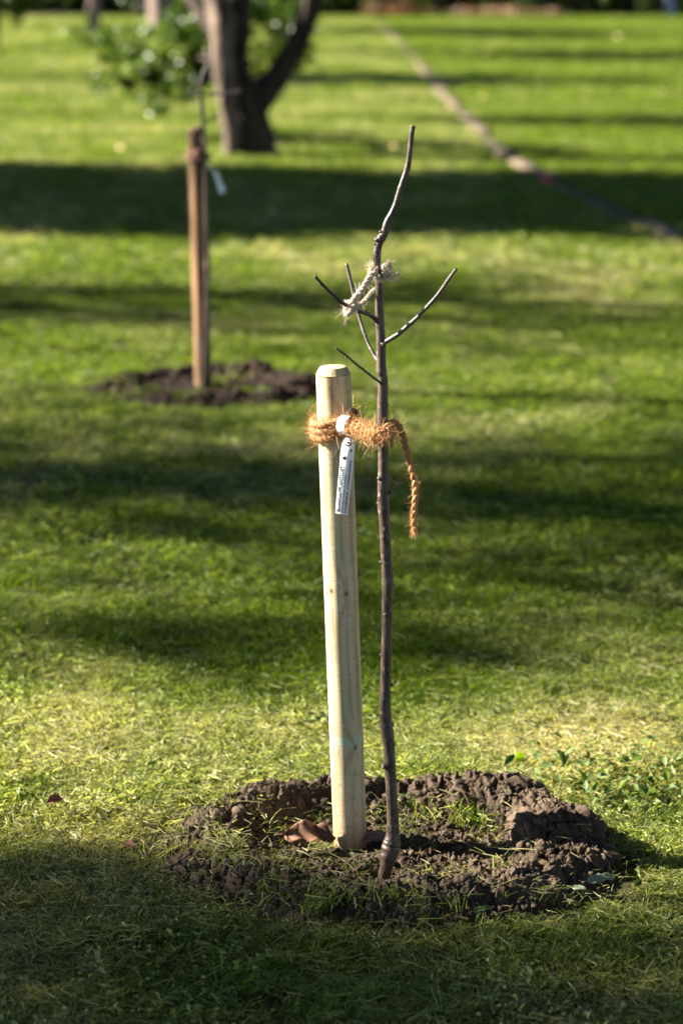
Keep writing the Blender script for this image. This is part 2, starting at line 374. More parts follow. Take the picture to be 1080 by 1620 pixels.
def hole_thing(name, label, C, step, hole, nclod):
    root = thing(name, label, 'soil ring', (C[0], C[1], 0))
    V, Fc, c = soil_mesh(name, C, step, hole)
    mesh('dug_soil', local(root, V), Fc, M_SOIL, root, col=c)
    if hole == 1:
        acc = Acc(); cs = []
        for q, (c, r) in enumerate(CLODS):
            V, F4, t = clod(c, r, q*5+3, 60 if r[0] > .05 else 44); acc.add(V, F4); cs.append(np.array([.034, .022, .014])*(1-t[:, None])+np.array([.138, .097, .065])*t[:, None])
        for q in range(20):
            a = rng.random()*6.283; rr_ = rng.normal(1, .14); x = C[0]+HR[0]*rr_*math.cos(a); y = C[1]+HR[1]*rr_*math.sin(a); r = rng.uniform(.010, .020)
            V, F4, t = clod((x, y, float(soil_h(np.array([x]), np.array([y]), 1)[0])+r*.1), (r*rng.uniform(.9, 1.5), r, r*.75), q*3+200, 20); acc.add(V, F4); cs.append(np.array([.034, .022, .014])*(1-t[:, None])+np.array([.138, .097, .065])*t[:, None])
        acc.build('clods', M_SOIL, root, col=np.vstack(cs))
    acc = Acc(); cs = []
    for k in range(nclod):
        for _ in range(50):
            x = C[0]+rng.uniform(-.5, .5); y = C[1]+rng.uniform(-.43, .43)
            b, r, fade, th = base_h(np.array(x), np.array(y), hole)
            if fade > .02 and rng.random() < .30+float(b)*7: break
        s = .0010+.0055*rng.random()**5
        z = float(soil_h(np.array([x]), np.array([y]), hole)[0])
        V, F4, F3 = blob((x, y, max(z, 0)+s*.25), (s*rng.uniform(.8, 1.3), s*rng.uniform(.8, 1.3), s*rng.uniform(.6, .9)), 4 if s < .003 else 7, k % 97, .6, 2.6)
        acc.add(V, F4, F3); t = rng.random()
        cs.append(np.tile(np.array([.038, .027, .020])*(1-t)+np.array([.140, .104, .077])*t, (len(V), 1)))
    o = acc.build('soil_crumbs', M_SOIL, root, col=np.vstack(cs)); tag(o, kind='stuff')
    return root
hole_thing('soil_ring', 'ring of dark lumpy dug soil around the foot of the sharp foreground post and sapling', HC, .0021, 1, 6500)
hole_thing('soil_ring', 'blurred ring of dug soil, darkened for shade, around the brown post behind', H2C, .006, 2, 200)

# ------------------------------------------------------------------ ground
def ground_sheet():
    xs = np.concatenate([np.linspace(-150, -12, 12), np.linspace(-10, 10, 41), np.linspace(12, 150, 12)])
    ys = np.concatenate([np.linspace(-40, 2, 8), np.linspace(3, 66, 64), np.linspace(75, 260, 12)])
    X, Y = np.meshgrid(xs, ys); nx = len(xs)
    i = np.arange(len(ys)-1)[:, None]*nx+np.arange(nx-1)[None]
    Fc = np.stack([i, i+1, i+nx+1, i+nx], -1).reshape(-1, 4)
    tag(mesh('ground', np.stack([X, Y, X*0], -1).reshape(-1, 3), Fc, M_THATCH), kind='structure')
ground_sheet()

# ------------------------------------------------------------------ grass
PROTO = bpy.data.collections.new('grass_patterns')
def tuft(name, n, rad, hmin, hmax, wmin, wmax, lean, flat=0., seg=3, broad=0):
    P = []; a = rng.random(n)*2*math.pi; rr = rad*np.sqrt(rng.random(n))
    P0 = np.stack([rr*np.cos(a), rr*np.sin(a), np.full(n, -.004)], 1)
    L = rng.uniform(hmin, hmax, n); ba = rng.random(n)*2*math.pi; ln = lean*rng.random(n)**.7
    D = np.stack([np.cos(ba)*ln, np.sin(ba)*ln, np.ones(n)], 1)
    fl = rng.random(n) < flat
    D[fl, 2] = rng.uniform(-.02, .18, fl.sum()); D[fl, :2] = np.stack([np.cos(ba[fl]), np.sin(ba[fl])], 1); P0[fl, 2] = rng.uniform(.004, .022, fl.sum())
    D /= np.linalg.norm(D, axis=1)[:, None]
    bend = np.stack([np.cos(ba)*rng.uniform(.1, .6, n), np.sin(ba)*rng.uniform(.1, .6, n), -rng.uniform(0, .35, n)], 1)
    bend[fl] *= .5
    acc = Acc(); t = rng.random(n); t[fl] = np.clip(t[fl]+.35, 0, 1)
    strips(acc, P0, D, L, rng.uniform(wmin, wmax, n), bend, t, seg, .75)
    if broad:
        C = np.stack([rng.normal(0, rad*.6, broad), rng.normal(0, rad*.6, broad), rng.uniform(.008, .03, broad)], 1)
        leaves(acc, C, rng.uniform(.008, .018, broad), 1.2, .6, .1)
    V = np.vstack(acc.V); T = np.concatenate(acc.T)
    Fc = [tuple(f) for f in np.vstack(acc.F4)]
    if acc.F3: Fc += [tuple(f) for f in np.vstack(acc.F3)]
    me = bpy.data.meshes.new(name); me.from_pydata([tuple(map(float, v)) for v in V], [], Fc)
    at_ = me.attributes.new('tint', 'FLOAT', 'POINT'); at_.data.foreach_set('value', T.astype(np.float32))
    me.materials.append(M_GRASS); o = bpy.data.objects.new(name, me); PROTO.objects.link(o)
# alphabetical order gives the instance index
for i in range(4): tuft('a_lush_%d' % i, 38, .034, .014, .038, .0014, .0030, .70, .08)
for i in range(3): tuft('b_dry_%d' % i, 36, .038, .010, .028, .0011, .0023, 1.05, .28)
for i in range(3): tuft('c_weedy_%d' % i, 26, .036, .013, .030, .0014, .0026, 1.0, .2, broad=4)
for i in range(2): tuft('d_long_%d' % i, 14, .022, .035, .070, .0016, .0034, .9, .1)
def lawn_tone(x, y):
    """0 = green, 1 = straw; patches of the mown lawn"""
    t = .27+1.0*(fbm(x*1.5+4, y*1.1+1, 101, 3)-.5)+.55*(fbm(x*5, y*4, 107, 3)-.5)
    t += .42*np.exp(-(((x-.52)/.34)**2+((y-5.05)/.20)**2))            # dry patch right of the hole
    t += .18*np.exp(-(((x+.25)/.45)**2+((y-5.1)/.28)**2))
    t += .12*np.exp(-((y-4.1)/.5)**2)
    t -= .25*np.exp(-(((x-.62)/.16)**2+((y-4.68)/.2)**2))
    t -= .30*np.exp(-((y-6.9)/.8)**2)
    ed = edge_x(y)
    t = np.where(y > 15, t*.75+.04*(1-sstep(-.3, .3, x-ed)) - .18*sstep(-.3, .3, x-ed), t-.07*sstep(6, 9, y))
    return np.clip(t, 0, 1)
EP = np.array([gnd(1090, 384)[:2], gnd(1045, 366)[:2], gnd(960, 330)[:2], gnd(870, 290)[:2], gnd(800, 248)[:2], gnd(745, 195)[:2], gnd(700, 148)[:2], gnd(655, 90)[:2], gnd(625, 62)[:2], gnd(603, 40)[:2]])
def edge_x(y):
    o = np.argsort(EP[:, 1]); return np.interp(y, EP[o, 1], EP[o, 0])
pts = []
def zone(y0, y1, dens, sc, zs):
    hw = .146*y1+.9; n = int(dens*(y1-y0)*2*hw)
    y = rng.uniform(y0, y1, n); x = rng.uniform(-hw, hw, n)
    m = np.abs(x) < .146*y+.9; x, y = x[m], y[m]; n = len(x)
    tone = lawn_tone(x, y)
    z = np.zeros(n); keep = np.ones(n, bool)
    for hole, C in ((1, HC), (2, H2C)):
        b, r, fade, th = base_h(x, y, hole)
        near = fade > .02
        if near.any():
            g = .04+.96*(1-sstep(.02, .62, fade))                      # grass thins out over the soil
            front = bell(th, R(-95), .9)*sstep(.8, 1.15, r)*.20+bell(th, R(195), .5)*sstep(.75, 1.1, r)*.42
            pit = (bell(th, R(55), .5)*np.exp(-((r-.72)/.13)**2)*.45+bell(th, R(165), .35)*np.exp(-((r-.8)/.16)**2)*.5)*(hole == 1)
            pr = np.clip(g+front+pit, 0, 1)*(vn(x*22, y*22, 91)*.9+.35)
            kz = np.where(near, np.maximum(soil_h(x, y, hole, False), -.002), 0)
            keep &= ~(near & (rng.random(n) > pr)); z = np.where(near, kz, z)
    de = np.abs(x-edge_x(y)); keep &= ~((y > 14.3) & (de < .12))
    bare = fbm(x*9, y*9, 131, 3) < .27; keep &= ~(bare & (y < 12) & (rng.random(n) < .75))
    x, y, z, tone = x[keep], y[keep], z[keep], tone[keep]; n = len(x)
    weedy = fbm(x*3+7, y*3, 141, 2)+.35*np.exp(-(((x-.62)/.2)**2+((y-4.72)/.25)**2))
    u = rng.random(n); idx = rng.integers(0, 4, n)
    idx = np.where(u < tone*1.25-.05, 4+rng.integers(0, 3, n), idx)
    idx = np.where((weedy > .60) & (rng.random(n) < .5), 7+rng.integers(0, 3, n), idx)
    idx = np.where(rng.random(n) < .008+.16*sstep(.62, .8, fbm(x*6+3, y*6, 161, 3)), 10+rng.integers(0, 2, n), idx)
    h = .40+1.25*fbm(x*7, y*7, 151, 3)
    pts.append(np.column_stack([x, y, z, np.clip(tone+rng.normal(0, .07, n), 0, 1), idx, rng.random(n)*6.283, sc*rng.uniform(.75, 1.2, n), sc*zs*h*rng.uniform(.8, 1.15, n)]))
zone(2.9, 6.3, 2250, 1.0, 1.0)
zone(6.3, 12, 560, 1.55, .72)
zone(12, 27, 190, 2.5, .66)
zone(27, 56, 54, 4.4, .48)
def grass_object(name, A):
    me = bpy.data.meshes.new(name); me.vertices.add(len(A)); me.vertices.foreach_set('co', A[:, :3].astype(np.float32).ravel())
    for nm, k, ty in (('tone', 3, 'FLOAT'), ('pick', 4, 'INT'), ('spin', 5, 'FLOAT'), ('sxy', 6, 'FLOAT'), ('sz', 7, 'FLOAT')):
        a = me.attributes.new(nm, ty, 'POINT'); a.data.foreach_set('value', A[:, k].astype(np.int32 if ty == 'INT' else np.float32))
    me.materials.append(M_GRASS)
    o = bpy.data.objects.new(name, me); COL.objects.link(o)
    ng = bpy.data.node_groups.new('scatter_'+name, 'GeometryNodeTree')
    ng.interface.new_socket('Geometry', in_out='INPUT', socket_type='NodeSocketGeometry')
    ng.interface.new_socket('Geometry', in_out='OUTPUT', socket_type='NodeSocketGeometry')
    nd, lk = ng.nodes, ng.links
    gi = nd.new('NodeGroupInput'); go = nd.new('NodeGroupOutput'); ip = nd.new('GeometryNodeInstanceOnPoints')
    ci = nd.new('GeometryNodeCollectionInfo'); ci.inputs['Collection'].default_value = PROTO
    ci.inputs['Separate Children'].default_value = True; ci.inputs['Reset Children'].default_value = True
    def na(n, t):
        x = nd.new('GeometryNodeInputNamedAttribute'); x.data_type = t; x.inputs[0].default_value = n
        return [s for s in x.outputs if s.enabled and s.name == 'Attribute'][0]
    cx = nd.new('ShaderNodeCombineXYZ'); cs = nd.new('ShaderNodeCombineXYZ')
    lk.new(na('spin', 'FLOAT'), cx.inputs[2]); s = na('sxy', 'FLOAT'); lk.new(s, cs.inputs[0]); lk.new(s, cs.inputs[1]); lk.new(na('sz', 'FLOAT'), cs.inputs[2])
    ip.inputs['Pick Instance'].default_value = True
    lk.new(gi.outputs[0], ip.inputs['Points']); lk.new(ci.outputs[0], ip.inputs['Instance']); lk.new(na('pick', 'INT'), ip.inputs['Instance Index'])
    lk.new(cx.outputs[0], ip.inputs['Rotation']); lk.new(cs.outputs[0], ip.inputs['Scale']); lk.new(ip.outputs[0], go.inputs[0])
    md = o.modifiers.new('scatter', 'NODES'); md.node_group = ng
    return o
tag(grass_object('lawn_grass', np.vstack(pts)), 'short mown grass, green with straw coloured patches, covering the lawn', 'grass', kind='stuff')

# loose cut stalks lying on the lawn and the soil
def surf(x, y):
    b, r, fade, th = base_h(x, y, 1)
    return np.where(fade > .02, np.maximum(soil_h(x, y, 1, True), 0), 0.)
n = 3300
cx = rng.uniform(-1.5, 1.6, n); cy = rng.uniform(3.3, 5.9, n)
b_, r_, f_, t_ = base_h(cx, cy, 1)
on = f_ > .3; kp = ~on | (rng.random(n) < .9); cx, cy, on = cx[kp], cy[kp], on[kp]
ex = rng.uniform(-.42, .6, 900); ey = rng.uniform(4.0, 4.85, 900); cx = np.append(cx, ex); cy = np.append(cy, ey); on = np.append(on, base_h(ex, ey, 1)[2] > .3)
n = len(cx); cz = surf(cx, cy)+np.where(on, rng.uniform(.001, .006, n), rng.uniform(.012, .030, n))
a = rng.random(n)*6.283; up = rng.uniform(-.12, .28, n)
D = np.stack([np.cos(a), np.sin(a), up], 1); D /= np.linalg.norm(D, axis=1)[:, None]
bend = np.stack([np.cos(a+1.57)*rng.normal(0, .35, n), np.sin(a+1.57)*rng.normal(0, .35, n), -rng.uniform(0, .25, n)], 1)
acc = Acc(); strips(acc, np.stack([cx, cy, cz], 1), D, rng.uniform(.008, .030, n)+.045*rng.random(n)**3, rng.uniform(.0008, .0020, n), bend, np.clip(rng.random(n)*.9+.1*on, 0, 1), 4, .5)
tag(acc.build('cut_grass_stalks', M_CLIP), 'loose pale cut grass stalks strewn over lawn and dug soil', 'grass clippings', kind='stuff')
# broad small weed leaves
def rosettes():
    acc = Acc(); C = []
    cl = [(.60, 4.74, .12, 150), (.50, 4.87, .09, 90), (.70, 5.02, .12, 50), (.15, 5.3, .25, 40), (-.1, 5.15, .2, 34), (-.45, 5.2, .25, 26), (.55, 4.35, .14, 26), (.75, 5.6, .3, 60), (-.5, 4.2, .3, 20), (.2, 3.9, .3, 22)]
    for (x, y, s, k) in cl:
        C.append(np.column_stack([rng.normal(x, s, k), rng.normal(y, s*.8, k), rng.uniform(.018, .050, k)]))
    C.append(np.column_stack([rng.uniform(-2, 2, 380), rng.uniform(3.5, 10, 380), rng.uniform(.012, .03, 380)]))
    C = np.vstack(C); b, r, fd, th = base_h(C[:, 0], C[:, 1], 1); C = C[fd < .3]
    leaves(acc, C, rng.uniform(.010, .027, len(C))*np.where(np.hypot(C[:, 0]-.58, C[:, 1]-4.8) < .25, 1.35, 1), .9, .5, .10)
    tag(acc.build('lawn_weeds', M_WEED), 'small broad green weed leaves scattered through the lawn', 'weeds', kind='stuff')
rosettes()

# ------------------------------------------------------------------ wooden posts
def post(name, label, p_top, p_bot, Y, rad, material, detail):
    A = at(*p_bot, Y); B = at(*p_top, Y); A = A+(A-B)*.06; ax = B-A; L = np.linalg.norm(ax); ax /= L
    u = np.cross(ax, [0, 1, 0]); u /= np.linalg.norm(u); v = np.cross(u, ax)
    ns = 144 if detail else 28; step = .0022 if detail else .03
    s = np.arange(0, L-.012, step); prof = [(q, rad) for q in s]
    ch = .013
    prof += [(L-ch-.0004, rad), (L-ch, rad*.997), (L-ch+.0004, rad*.985), (L-.0010, rad*.79), (L-.0004, rad*.77), (L, rad*.75), (L+.0004, rad*.5), (L+.0002, rad*.2)]
    prof = np.array(prof); a = np.arange(ns)*2*math.pi/ns
    S, Aa = np.meshgrid(prof[:, 0], a, indexing='ij'); RR = prof[:, 1][:, None]*np.ones(ns)
    turn = (.00012*np.sin(S*1500+vn(Aa*2, S*40, 3)*5)+.00025*(vn(np.cos(Aa)*3, S*9, 4)-.5)) if detail else 0
    RR = RR+turn
    V = (A+S[..., None]*ax + RR[..., None]*(np.cos(Aa)[..., None]*u+np.sin(Aa)[..., None]*(-v))).reshape(-1, 3)
    m = len(prof); i = np.arange(m-1)[:, None]*ns; j = np.arange(ns)[None]; j2 = (j+1) % ns
    F4 = np.stack([i+j, i+j2, i+ns+j2, i+ns+j], -1).reshape(-1, 4)
    top = [tuple((m-1)*ns+np.arange(ns))]
    root = thing(name, label, 'post', (A[0], A[1], 0))
    col = None
    if detail:
        X = RR*np.cos(Aa); Yy = -RR*np.sin(Aa)      # u side, front is -v (towards the camera) at sin>0
        f = L-S                                       # distance from top
        # growth rings seen as long cathedral lines; swirl round the knots
        knots = [(.435, -.30, .0048), (.430, .62, .0058), (.745, -.55, .0040), (.738, .74, .0060), (.088, -.30, .0030), (.25, .9, .003), (.60, 2.6, .005)]
        ang = np.arctan2(X, np.abs(Yy)+1e-9)*1. ; ang = np.where(np.sin(Aa) > 0, ang, math.pi-ang)
        warp = np.zeros_like(X); kd = np.full(X.shape, 9.)
        for (kz, ka, kr) in knots:
            dz = f-kz; da = ((ang-ka+math.pi) % (2*math.pi)-math.pi)*rad
            warp += .010*np.exp(-(dz/.045)**2-(da/.016)**2)*np.sign(da+1e-6)*.7+.012*np.exp(-(np.abs(dz)/.05)**2-(da/.02)**2)
            kd = np.minimum(kd, np.hypot(dz*1.0, da*1.25)/kr)
        g = (X*.9+.012*vn(S*3+2, X*20, 11)+warp+.004*np.sin(S*4.1))*420
        line = .5+.5*np.sin(g+2*fbm(S*6, X*90, 13, 3)); line = line**3
        fine = vn(Aa*55, S*7, 17); mach = vn(S*520+Aa*.7, Aa*2, 19)
        blue = sstep(.50, .80, fbm(X*40+2, S*5+3, 23, 3))*.9                   # green impregnation streaks
        c = np.array([.60, .495, .305])*np.ones(X.shape+(1,))
        c = c*(1-.26*line[..., None]*np.array([.7, 1., 1.25]))*(1-.10*(fine[..., None]-.3))*(1-.16*(mach[..., None]-.5))
        gk = (blue*.55)[..., None]; c = c*(1-gk)+c*np.array([.72, .90, .78])*gk
        sp = (vn(Aa*60, S*420, 29) > .86)*.50*(fbm(S*9, Aa*2, 30, 2) > .46); c = c*(1-sp[..., None])
        bl = fbm(Aa*1.6+2, S*7, 55, 4)[..., None]; c = c*(1-.30*np.clip((bl-.42)*3, 0, 1)*np.array([.7, .9, 1.1]))
        k1 = np.exp(-(kd/1.0)**4)[..., None]; k2 = np.exp(-((kd-1.5)/.55)**2)[..., None]*.30
        c = c*(1-k2)+np.array([.62, .56, .30])*c*k2; c = c*(1-k1)+np.array([.13, .07, .035])*k1
        gs = (np.exp(-((f-.735)/.012)**2)*(vn(Aa*9, S*60, 33) > .4)*.5)[..., None]; c = c*(1-gs)+np.array([.38, .62, .52])*gs
        dirt = sstep(.11, 0., S-L*.06)[..., None]*(.35+.5*fbm(Aa*4, S*60, 35, 3)[..., None]); c = c*(1-dirt)+np.array([.22, .14, .09])*dirt
        st = (sstep(.25, .0, S-L*.06)*fbm(Aa*5, S*8, 36, 3)*.5)[..., None]; c = c*(1-st)+c*np.array([.92, .78, .62])*st
        crack = (np.exp(-((ang-.05-.1*vn(S*8, S*0, 5))/.03)**2)*(f < .085)*(f > .012)*.55)[..., None]; c = c*(1-crack)
        crack = (np.exp(-((ang-.45-.25*vn(S*5, S*0, 6))/.022)**2)*(f > .30)*(f < .52)*.55*(vn(S*30, S*0, 7) > .25))[..., None]; c = c*(1-crack)
        spl = (vn(Aa*16, S*330, 39) > .80+.9*np.clip(S-L*.06, 0, 1))[..., None]*.6; c = c*(1-spl)+np.array([.16, .105, .06])*spl
        side = (np.exp(-((ang-.82)/.10)**2)*(f < .10)*(f > .012)*(vn(Aa*30, S*90, 8) > .35)*.45)[..., None]; c = c*(1-side)
        col = c.reshape(-1, 3)
    mesh('shaft', local(root, V), [tuple(q) for q in F4]+top, material, root, col=col)
    return root, A, B
PY = 4.49; PR = .0328
post('wooden_post', 'pale round pine post with sloping cut rim, standing sharp in the foreground soil ring', (526.6, 580), (554.5, 1346), PY, PR, M_POST, True)
P2Y = float(gnd(322, 616)[1])+.03
post('wooden_post', 'blurred brown round post in the second soil ring, left of the near post', (310.5, 201), (322.5, 612), P2Y, .034, M_POST2, False)

# ------------------------------------------------------------------ saplings
def barkcol(V, seed, dark=1., grey=0.):
    n = fbm(V[:, 2]*60+V[:, 0]*200, V[:, 0]*300+V[:, 1]*200, seed, 3); s = vn(V[:, 0]*900+V[:, 1]*700, V[:, 2]*650, seed+2) > .86
    n = np.clip((n-.5)*2.2+.5, 0, 1); c = np.array([.036, .023, .017])*(1-n[:, None])+np.array([.120, .080, .058])*n[:, None]
    c = np.where(s[:, None], np.array([.24, .19, .15]), c)*dark
    hz = sstep(.55, .0, V[:, 2])[:, None]*.35
    c = c*(1-hz)+np.array([.085, .060, .034])*hz
    c = c*.85
    return c*(1-grey)+grey*np.array([.15, .145, .148])
def stick(root, name, P, r, Y, n=60, ns=14, seed=1, nodes=(), dark=1., grey=0., dy=None, sq=1.):
    Q = np.array([at(p[0], p[1], Y if dy is None else Y+d) for p, d in zip(P, dy if dy is not None else [0]*len(P))])
    C = catmull(Q, n); rr = np.interp(np.linspace(0, len(P)-1, n), np.arange(len(P)), r)
    rr = rr*(1+.12*(vn(np.arange(n)*.18, np.arange(n)*0, seed)-.5)+.07*(vn(np.arange(n)*.6, np.arange(n)*0, seed+1)-.5))
    acc = Acc(); V, F4, F3 = tube(C, rr, ns, lambda i, a: 1+.07*(vn(np.cos(a)*1.5+i*.22, np.sin(a)*1.5+seed, seed)-.5)); acc.add(V, F4, F3)
    for (px, py, br, yo) in nodes:
        c = at(px, py, Y+yo); V2, a4, a3 = blob(c, (br*1.15, br*1.15, br*.95), 10, int(px) % 31, .3); acc.add(V2, a4, a3)
    VV = np.vstack(acc.V); return acc.build(name, M_BARK, root, col=barkcol(VV, seed, dark, grey))
SY = float(gnd(605, 1398)[1])+.005
def pxr(w, Y=SY): return w/2/ (F/ (Y*math.cos(PITCH)+.2))       # radius from a width in pixels
base = at(605, 1398, SY)
sap = thing('sapling', 'young bare fruit tree with pruned dark twigs, planted in the foreground soil ring', 'sapling', (base[0], base[1], 0))
stem = [(602, 1414, 23), (605, 1398, 21), (608, 1384, 20), (611.5, 1369, 22), (615, 1355, 27), (618, 1343, 31), (620, 1333, 30.5), (621, 1322, 24), (621, 1308, 20.5), (621, 1290, 19), (619, 1254, 19), (616.5, 1211, 19.5), (615, 1179, 19.5),
        (610.5, 1146, 20.5), (609, 1118, 17.5), (609.7, 1082, 18), (611, 1035, 17.5), (612, 960, 17.5), (613, 924, 18.5), (611, 888, 17.5), (609.5, 860, 17.5), (608.5, 835, 18), (606, 794, 18.5), (606, 764, 18.5), (606, 723, 17), (604.5, 682, 16.5),
        (605, 641, 16), (605.5, 601, 16), (603, 585, 15.5), (602.4, 540, 15.5), (600, 496, 13), (599.4, 451, 12.5), (596.5, 422, 12), (596.4, 400, 12), (599.5, 384, 13), (603.5, 376, 14.5), (608, 368.5, 12.5), (613, 351, 11), (625, 327, 10), (634, 297, 9.3), (644.4, 265, 8.8), (648.3, 238, 8.2), (650.5, 215, 8.2), (652.8, 199, 9)]
nod = [(601, 757, .0045, -.006), (616, 779, .004, 0), (598.5, 796, .003, 0), (611, 836, .005, -.006), (602.5, 889, .003, 0), (621, 925, .0032, 0), (611, 972, .0045, -.008), (603, 1036, .0028, 0), (619, 1083, .003, 0),
       (602, 1147, .0035, 0), (619, 1146, .0045, 0), (622, 1178, .004, 0), (608, 1212, .005, -.006), (623, 1286, .006, -.004), (612, 641, .003, 0), (600.5, 697, .004, -.004), (611, 612, .003, 0), (592.5, 409, .0028, -.002), (590.5, 403, .0022, 0),
       (596, 380, .0045, -.002), (593.5, 386, .003, -.002), (603, 367, .0038, -.001), (608, 540, .005, -.004), (600, 437, .004, -.005), (626, 310, .0018, 0), (641, 292, .0018, 0), (648, 240, .0022, 0)]
stick(sap, 'stem', [(a, b) for a, b, c in stem], [pxr(c) for a, b, c in stem], SY, 420, 26, 5, [q for q in nod if q[2] > 0])
def branch(P, ws, dy, seed, dark=1., grey=0., nodes=()):
    nodes = list(nodes); q = 2
    while q < len(P)-1: nodes.append((P[q][0]+rng.normal(0, 1.6), P[q][1]+rng.choice([-1.5, 1.5]), rng.uniform(.0014, .0023), dy[q])); q += 1 if len(P) < 9 else 2
    o = stick(sap, 'branch', P, [pxr(q) for q in ws], SY, 60, 12, seed, nodes, dark, grey, dy); return o
branch([(601, 512), (597, 508), (590, 502), (582, 497), (570, 493), (558.5, 490), (544, 481), (523, 463), (510, 450), (498, 437)], [10, 8.5, 7, 6.5, 6.3, 6.2, 5.6, 5.2, 4.8, 5.2], [0, -.004, -.008, -.014, -.02, -.026, -.034, -.045, -.05, -.055], 11, .45, 0, [(577, 493.5, .004, -.012), (530, 466, .0018, -.042)])
branch([(600, 572), (594, 565.5), (588, 555), (582, 543), (575, 524), (570, 508), (564, 487), (558.5, 463), (553, 438), (548, 417)], [8, 6.2, 5.6, 5.4, 5.6, 5.2, 5.2, 5, 5, 5.2], [.0, .012, .02, .03, .04, .05, .06, .07, .078, .085], 12, 1.1, .35, [(578, 529, .002, .035)])
branch([(607, 612), (603, 607), (590, 597), (576, 586), (563, 576), (549.6, 564), (540, 557), (532, 551)], [7, 4.2, 3.5, 3.4, 3.2, 3, 2.8, 3.2], [0, -.008, -.02, -.03, -.04, -.05, -.056, -.06], 13, .4, 0, [(576, 586, .0022, -.03), (563, 575, .0018, -.04), (532, 551, .0018, -.06)])
branch([(602, 549), (608, 542), (618, 536), (630, 528.5), (641, 519), (650, 511), (664, 498), (677, 484), (690, 469), (701, 454), (712, 438), (721.5, 425.5)], [10, 9, 7.8, 7.4, 7, 7, 6.4, 6.2, 5.8, 5.6, 5.4, 5.2], [0, -.005, -.012, -.018, -.025, -.03, -.038, -.046, -.054, -.06, -.067, -.074], 14, .75, .25, [(652, 513, .0022, -.03), (670, 487, .002, -.04), (606, 544, .005, -.006)])
branch([(604, 441), (602, 432), (598, 418), (595, 405), (594.5, 398)], [4.5, 4, 3.6, 3.2, 3.2], [-.010, -.014, -.014, -.013, -.012], 15, .3, 0)
# the far sapling
S2Y = P2Y-.045
b2 = gnd(323, 620)
sap2 = thing('sapling', 'blurred bare young tree tied to the brown post, thin crooked tip against the old trunk', 'sapling', (b2[0], b2[1], 0))
s2 = [(322, 628, 9), (323, 612, 8.5), (324.5, 560, 8), (326, 500, 8), (328, 425, 8), (327, 350, 7.5), (325.5, 300, 7), (324, 245, 7), (321, 190, 6.5), (319, 155, 6.5), (316.5, 140, 6), (321, 120, 5.5), (328, 103, 5.5), (331, 85, 5), (330, 62, 4.5)]
def r2(w): return w/2/(F/(S2Y*math.cos(PITCH)+.3))
stick(sap2, 'stem', [(a, b) for a, b, c in s2], [r2(c) for a, b, c in s2], S2Y, 90, 10, 21)
stick(sap2, 'branch', [(319, 150), (335, 149), (352, 148), (370, 146), (381, 143)], [r2(q) for q in (5, 4.5, 4.2, 4, 4)], S2Y, 24, 8, 22, grey=.6)
stick(sap2, 'branch', [(317, 148), (308, 150), (298, 147)], [r2(q) for q in (5, 4, 4)], S2Y, 14, 8, 23, grey=.5)
stick(sap2, 'branch', [(321, 196), (332, 191), (346, 182)], [r2(q) for q in (4, 3.5, 3)], S2Y, 14, 8, 24)

# ------------------------------------------------------------------ coir rope
def fuzz(acc, P, r, n, lmin, lmax, wid, out=1.0, spread=.6):
    i = rng.integers(0, len(P), n); T, Nn, B = frames(P); a = rng.random(n)*6.283
    O = np.cos(a)[:, None]*Nn[i]+np.sin(a)[:, None]*B[i]; rr = (r if np.isscalar(r) else np.asarray(r)[i, None])
    P0 = P[i]+O*rr*rng.uniform(.75, 1.0, n)[:, None]
    D = T[i]*rng.normal(0, 1, n)[:, None]*spread+O*out*rng.uniform(.15, 1.1, n)[:, None]+rng.normal(0, .35, (n, 3)); D /= np.linalg.norm(D, axis=1)[:, None]
    L = lmin+(lmax-lmin)*rng.random(n)**2.4
    strips(acc, P0, D, L, np.full(n, wid)*rng.uniform(.6, 1.3, n), rng.normal(0, .85, (n, 3)), rng.random(n), 4, .6)
def rope(acc, P, R0, strands=3, pitch=.028, sr=.56, phase=0., nseg=None):
    L = np.concatenate([[0], np.cumsum(np.linalg.norm(np.diff(P, axis=0), axis=1))]); T, Nn, B = frames(P)
    R0 = np.full(len(P), R0) if np.isscalar(R0) else R0
    for k in range(strands):
        a = L/pitch*2*math.pi+k*2*math.pi/strands+phase
        Q = P+(R0*(1-sr)*1.0)[:, None]*(np.cos(a)[:, None]*Nn+np.sin(a)[:, None]*B)
        V, F4, F3 = tube(Q, R0*sr, 9, lambda i, an: 1+.28*(vn(i*.9+k*7, np.cos(an)*2+np.sin(an)*3+k, 3+k)-.5))
        acc.add(V, F4, F3, t=np.clip(.35+.5*(vn(V[:, 2]*900, V[:, 0]*900, k)-.3), 0, 1))
A0 = at(554.5, 1346, PY); B0 = at(526.6, 580, PY)
def axis_at(py):
    t = (py-580)/(1346-580); return at(526.6+(554.5-526.6)*t, py, PY)
ropeR = thing('coir_rope', 'shaggy orange-brown coir rope tying the sapling to the pale post, with a hanging tail', 'rope', tuple(at(530, 690, PY)))
# coil round the post
acc = Acc(); fz = []
tt = np.linspace(0, 1, 190); turns = 2.55; a0 = R(-60)
yy = 656+tt*(684-656); ang = a0-tt*turns*2*math.pi
rc = PR+.0075
C = np.array([axis_at(y) for y in yy]); C[:, 0] += rc*np.cos(ang); C[:, 1] += rc*np.sin(ang); C[:, 2] += .007*np.sin(ang*1.+.5)+.006*np.cos(ang)
rope(acc, C, .0080, 3, .026, .58); fz.append((C, .0080))
coil = acc.build('coil', M_COIR, ropeR)
